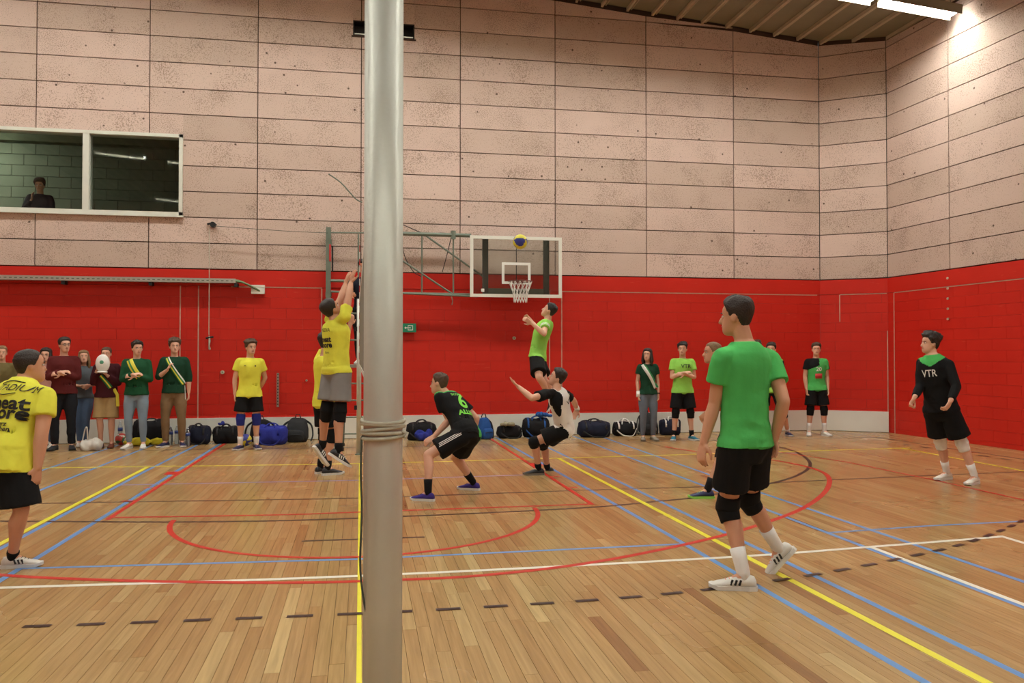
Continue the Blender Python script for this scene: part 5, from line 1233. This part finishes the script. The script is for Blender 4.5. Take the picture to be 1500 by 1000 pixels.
def heap(name, px, Y, L, D, H, m, label, cat, seed=1, rot=0, z=0):
    e = bag_base(name, px, Y, rot, label, cat); e.location.z += z
    rs = random.Random(seed); L_ = []
    for i in range(9):
        x, y = rs.uniform(-.36, .36)*L, rs.uniform(-.3, .3)*D; hh = H*rs.uniform(.45, .95)*(1-1.2*(x/L)**2)
        L_.append(ellip((x, y, hh*.5), (L*rs.uniform(.12, .22), D*rs.uniform(.2, .34), hh*.5)))
    V, F2 = [], []
    for v, f in L_: n = len(V); V += v; F2 += [tuple(i+n for i in q) for q in f]
    me = remesh_batch([(V, F2, .012, 2)])[0]; wrinkle(me, .012, seed, 2.2)
    co = co_of(me); co[:, 2] = np.maximum(co[:, 2], 0); me.vertices.foreach_set('co', co.ravel())
    o = obj_mesh(name, me, m, None, e.location); o.rotation_euler = e.rotation_euler; tag(o, label, cat); bpy.data.objects.remove(e); return o
NVY = cloth('navy_nylon', (32, 36, 54)); BKN = cloth('black_nylon', (24, 24, 27)); BLN = cloth('blue_nylon', (48, 58, 158)); BL2 = cloth('mid_blue_nylon', (40, 84, 150)); GYN = cloth('charcoal_nylon', (46, 48, 50))
duffel(221, 15.72, .62, .34, .44, BKN, 'big black bag behind the light jeans, above the yellow heap', 3, 8, strap=False)
heap('yellow_bibs', 210, 15.42, .74, .22, .17, cloth('yellow_bib_fabric', (224, 214, 60)), 'crumpled heap of yellow bibs on the floor behind white shoes', 'clothes', 4)
duffel(291, 15.55, .40, .32, .33, NVY, 'small navy duffel bag right of the beige chinos', 5, -6)
duffel(331, 15.6, .46, .34, .31, BKN, 'black boxy duffel bag with blue cloth on top, second right of chinos', 6, 0, strap=False)
heap('blue_cloth', 326, 15.55, .20, .16, .09, BLU, 'small blue cloth lying on the black boxy duffel bag', 'clothes', 8, z=.325)
backpack(382, 15.76, .42, .30, .42, BKN, 'black bag standing behind the blue duffel bag', 9, 10, .1)
duffel(398, 15.25, .56, .36, .34, BLN, 'bright blue duffel bag right of the yellow substitute', 10, -14, trim=BLN)
backpack(435, 15.62, .44, .30, .44, GYN, 'charcoal backpack standing alone against the white skirting', 11, -8, .2, M_RUB)
duffel(617, 15.55, .58, .34, .33, BKN, 'black duffel bag with blue cloth right of the big post', 12, 4)
heap('blue_cloth', 622, 15.32, .38, .20, .27, BLU, 'blue cloth draped over the black duffel bag by the post', 'clothes', 13)
backpack(710, 15.5, .27, .26, .42, BL2, 'blue and black backpack right of the crouching player', 14, 20, .1)
duffel(746, 15.6, .50, .34, .24, BKN, 'open black bag with grey cloth on it between the two backpacks', 15, 6)
heap('grey_cloth', 743, 15.45, .30, .2, .11, cloth('grey_beige_cloth', (150, 144, 118)), 'crumpled grey beige cloth lying on the open black bag', 'clothes', 16, z=.235)
duffel(785, 15.66, .54, .34, .38, BKN, 'black sports bag with blue side behind the lunging player', 17, -5, trim=BL2)
heap('blue_cloth', 795, 15.62, .36, .2, .13, BL2, 'bright blue clothes on the sports bag behind the lunging player', 'clothes', 18, z=.385)
duffel(870, 15.5, .66, .36, .31, NVY, 'long navy duffel bag right of the lunging player', 19, 3)
duffel(915, 15.6, .48, .34, .29, BKN, 'black bag with white piping left of the woman in green', 20, -4, trim=PWHT)
backpack(948, 15.7, .34, .30, .44, GYN, 'dark backpack behind the legs of the woman in green', 21, 6, .15)
duffel(981, 15.6, .42, .32, .33, NVY, 'navy sports bag between the woman in green and the lime player', 22, 0, trim=PWHT, strap=False)
# bottles and the plastic bag
M_PET = pm('clear_plastic', (228, 236, 240), .12, .02, 3, trans=.85); M_LBL = pm('bottle_label_blue', (50, 70, 140), .5); M_CAPB = pm('bottle_cap', (220, 224, 230), .5)
def bottle(px, Y, h, label, group=None, lab=M_LBL):
    e = empty('water_bottle', Vector((at(px, 640, Y).x, Y, 0)), label, 'bottle', group); pr = [(.0, .034), (.02, .040), (.45, .040), (.50, .037), (.55, .040), (.72, .040), (.85, .022), (.92, .014), (.96, .014)]
    V, Fc = loft([[Vector((r*math.cos(2*PI*j/14), r*math.sin(2*PI*j/14), z*h)) for j in range(14)] for z, r in pr]); link('body', V, Fc, M_PET, e, smooth=True)
    V, Fc = loft([[Vector((r*math.cos(2*PI*j/14), r*math.sin(2*PI*j/14), z*h)) for j in range(14)] for z, r in ((.955, .017), (1.0, .017))]); link('cap', V, Fc, M_CAPB, e)
    V, Fc = loft([[Vector((.0415*math.cos(2*PI*j/14), .0415*math.sin(2*PI*j/14), z*h)) for j in range(14)] for z in (.56, .70)]); link('bottle_label', V, Fc, lab, e, smooth=True)
bottle(176, 15.75, .42, 'tall bottle with blue label standing behind the green red volleyball')
bottle(250, 15.42, .34, 'clear bottle left of the chinos legs', None); bottle(259, 15.6, .34, 'clear bottle seen between the chinos legs', None); bottle(267, 15.5, .36, 'clear bottle touching the navy duffel bag, right of chinos', None); bottle(275, 15.2, .32, 'clear bottle in front of the navy duffel bag', None)
pb = empty('plastic_bag', Vector((at(134, 640, 14.8).x, 14.8, 0)), 'translucent plastic bag slumped on the floor before the khaki shorts man', 'bag')
V, Fc = blob(.38, .26, .22, 31, 2.4, .1, taper=.3, lump=.05); link('body', V, Fc, pm('thin_plastic', (226, 222, 214), .35, .03, 5, .3, 12, trans=.35), pb, smooth=True)
V, Fc = tube(smooth_path([(-.14, 0, .16), (-.10, 0, .36), (-.07, 0, .38), (-.06, 0, .18)], 4), .022, 8, sq=[(1, .4)]*13); link('handle', V, Fc, pm('thin_plastic', (226, 222, 214)), pb, smooth=True)
# white cap held by the man in khaki shorts
cp = Vector(CAPF.base)+CAPF.HC+Vector((.0, -.20, -.16)); ce = empty('white_cap', cp, 'white cap with green emblem held before the chin of the man in khaki shorts', 'cap')
V, Fc = ellip((0, 0, 0), (.115, .06, .155), None, 20, 14); link('crown', V, Fc, WHT, ce, smooth=True)
V, Fc = ellip((0, -.055, .02), (.035, .008, .035), None, 12, 8); link('emblem', V, Fc, pm('emblem_green', (80, 150, 120), .6), ce, smooth=True)
V, Fc = ellip((0, -.02, -.145), (.09, .06, .02), None, 14, 8); link('brim', V, Fc, WHT, ce, smooth=True)
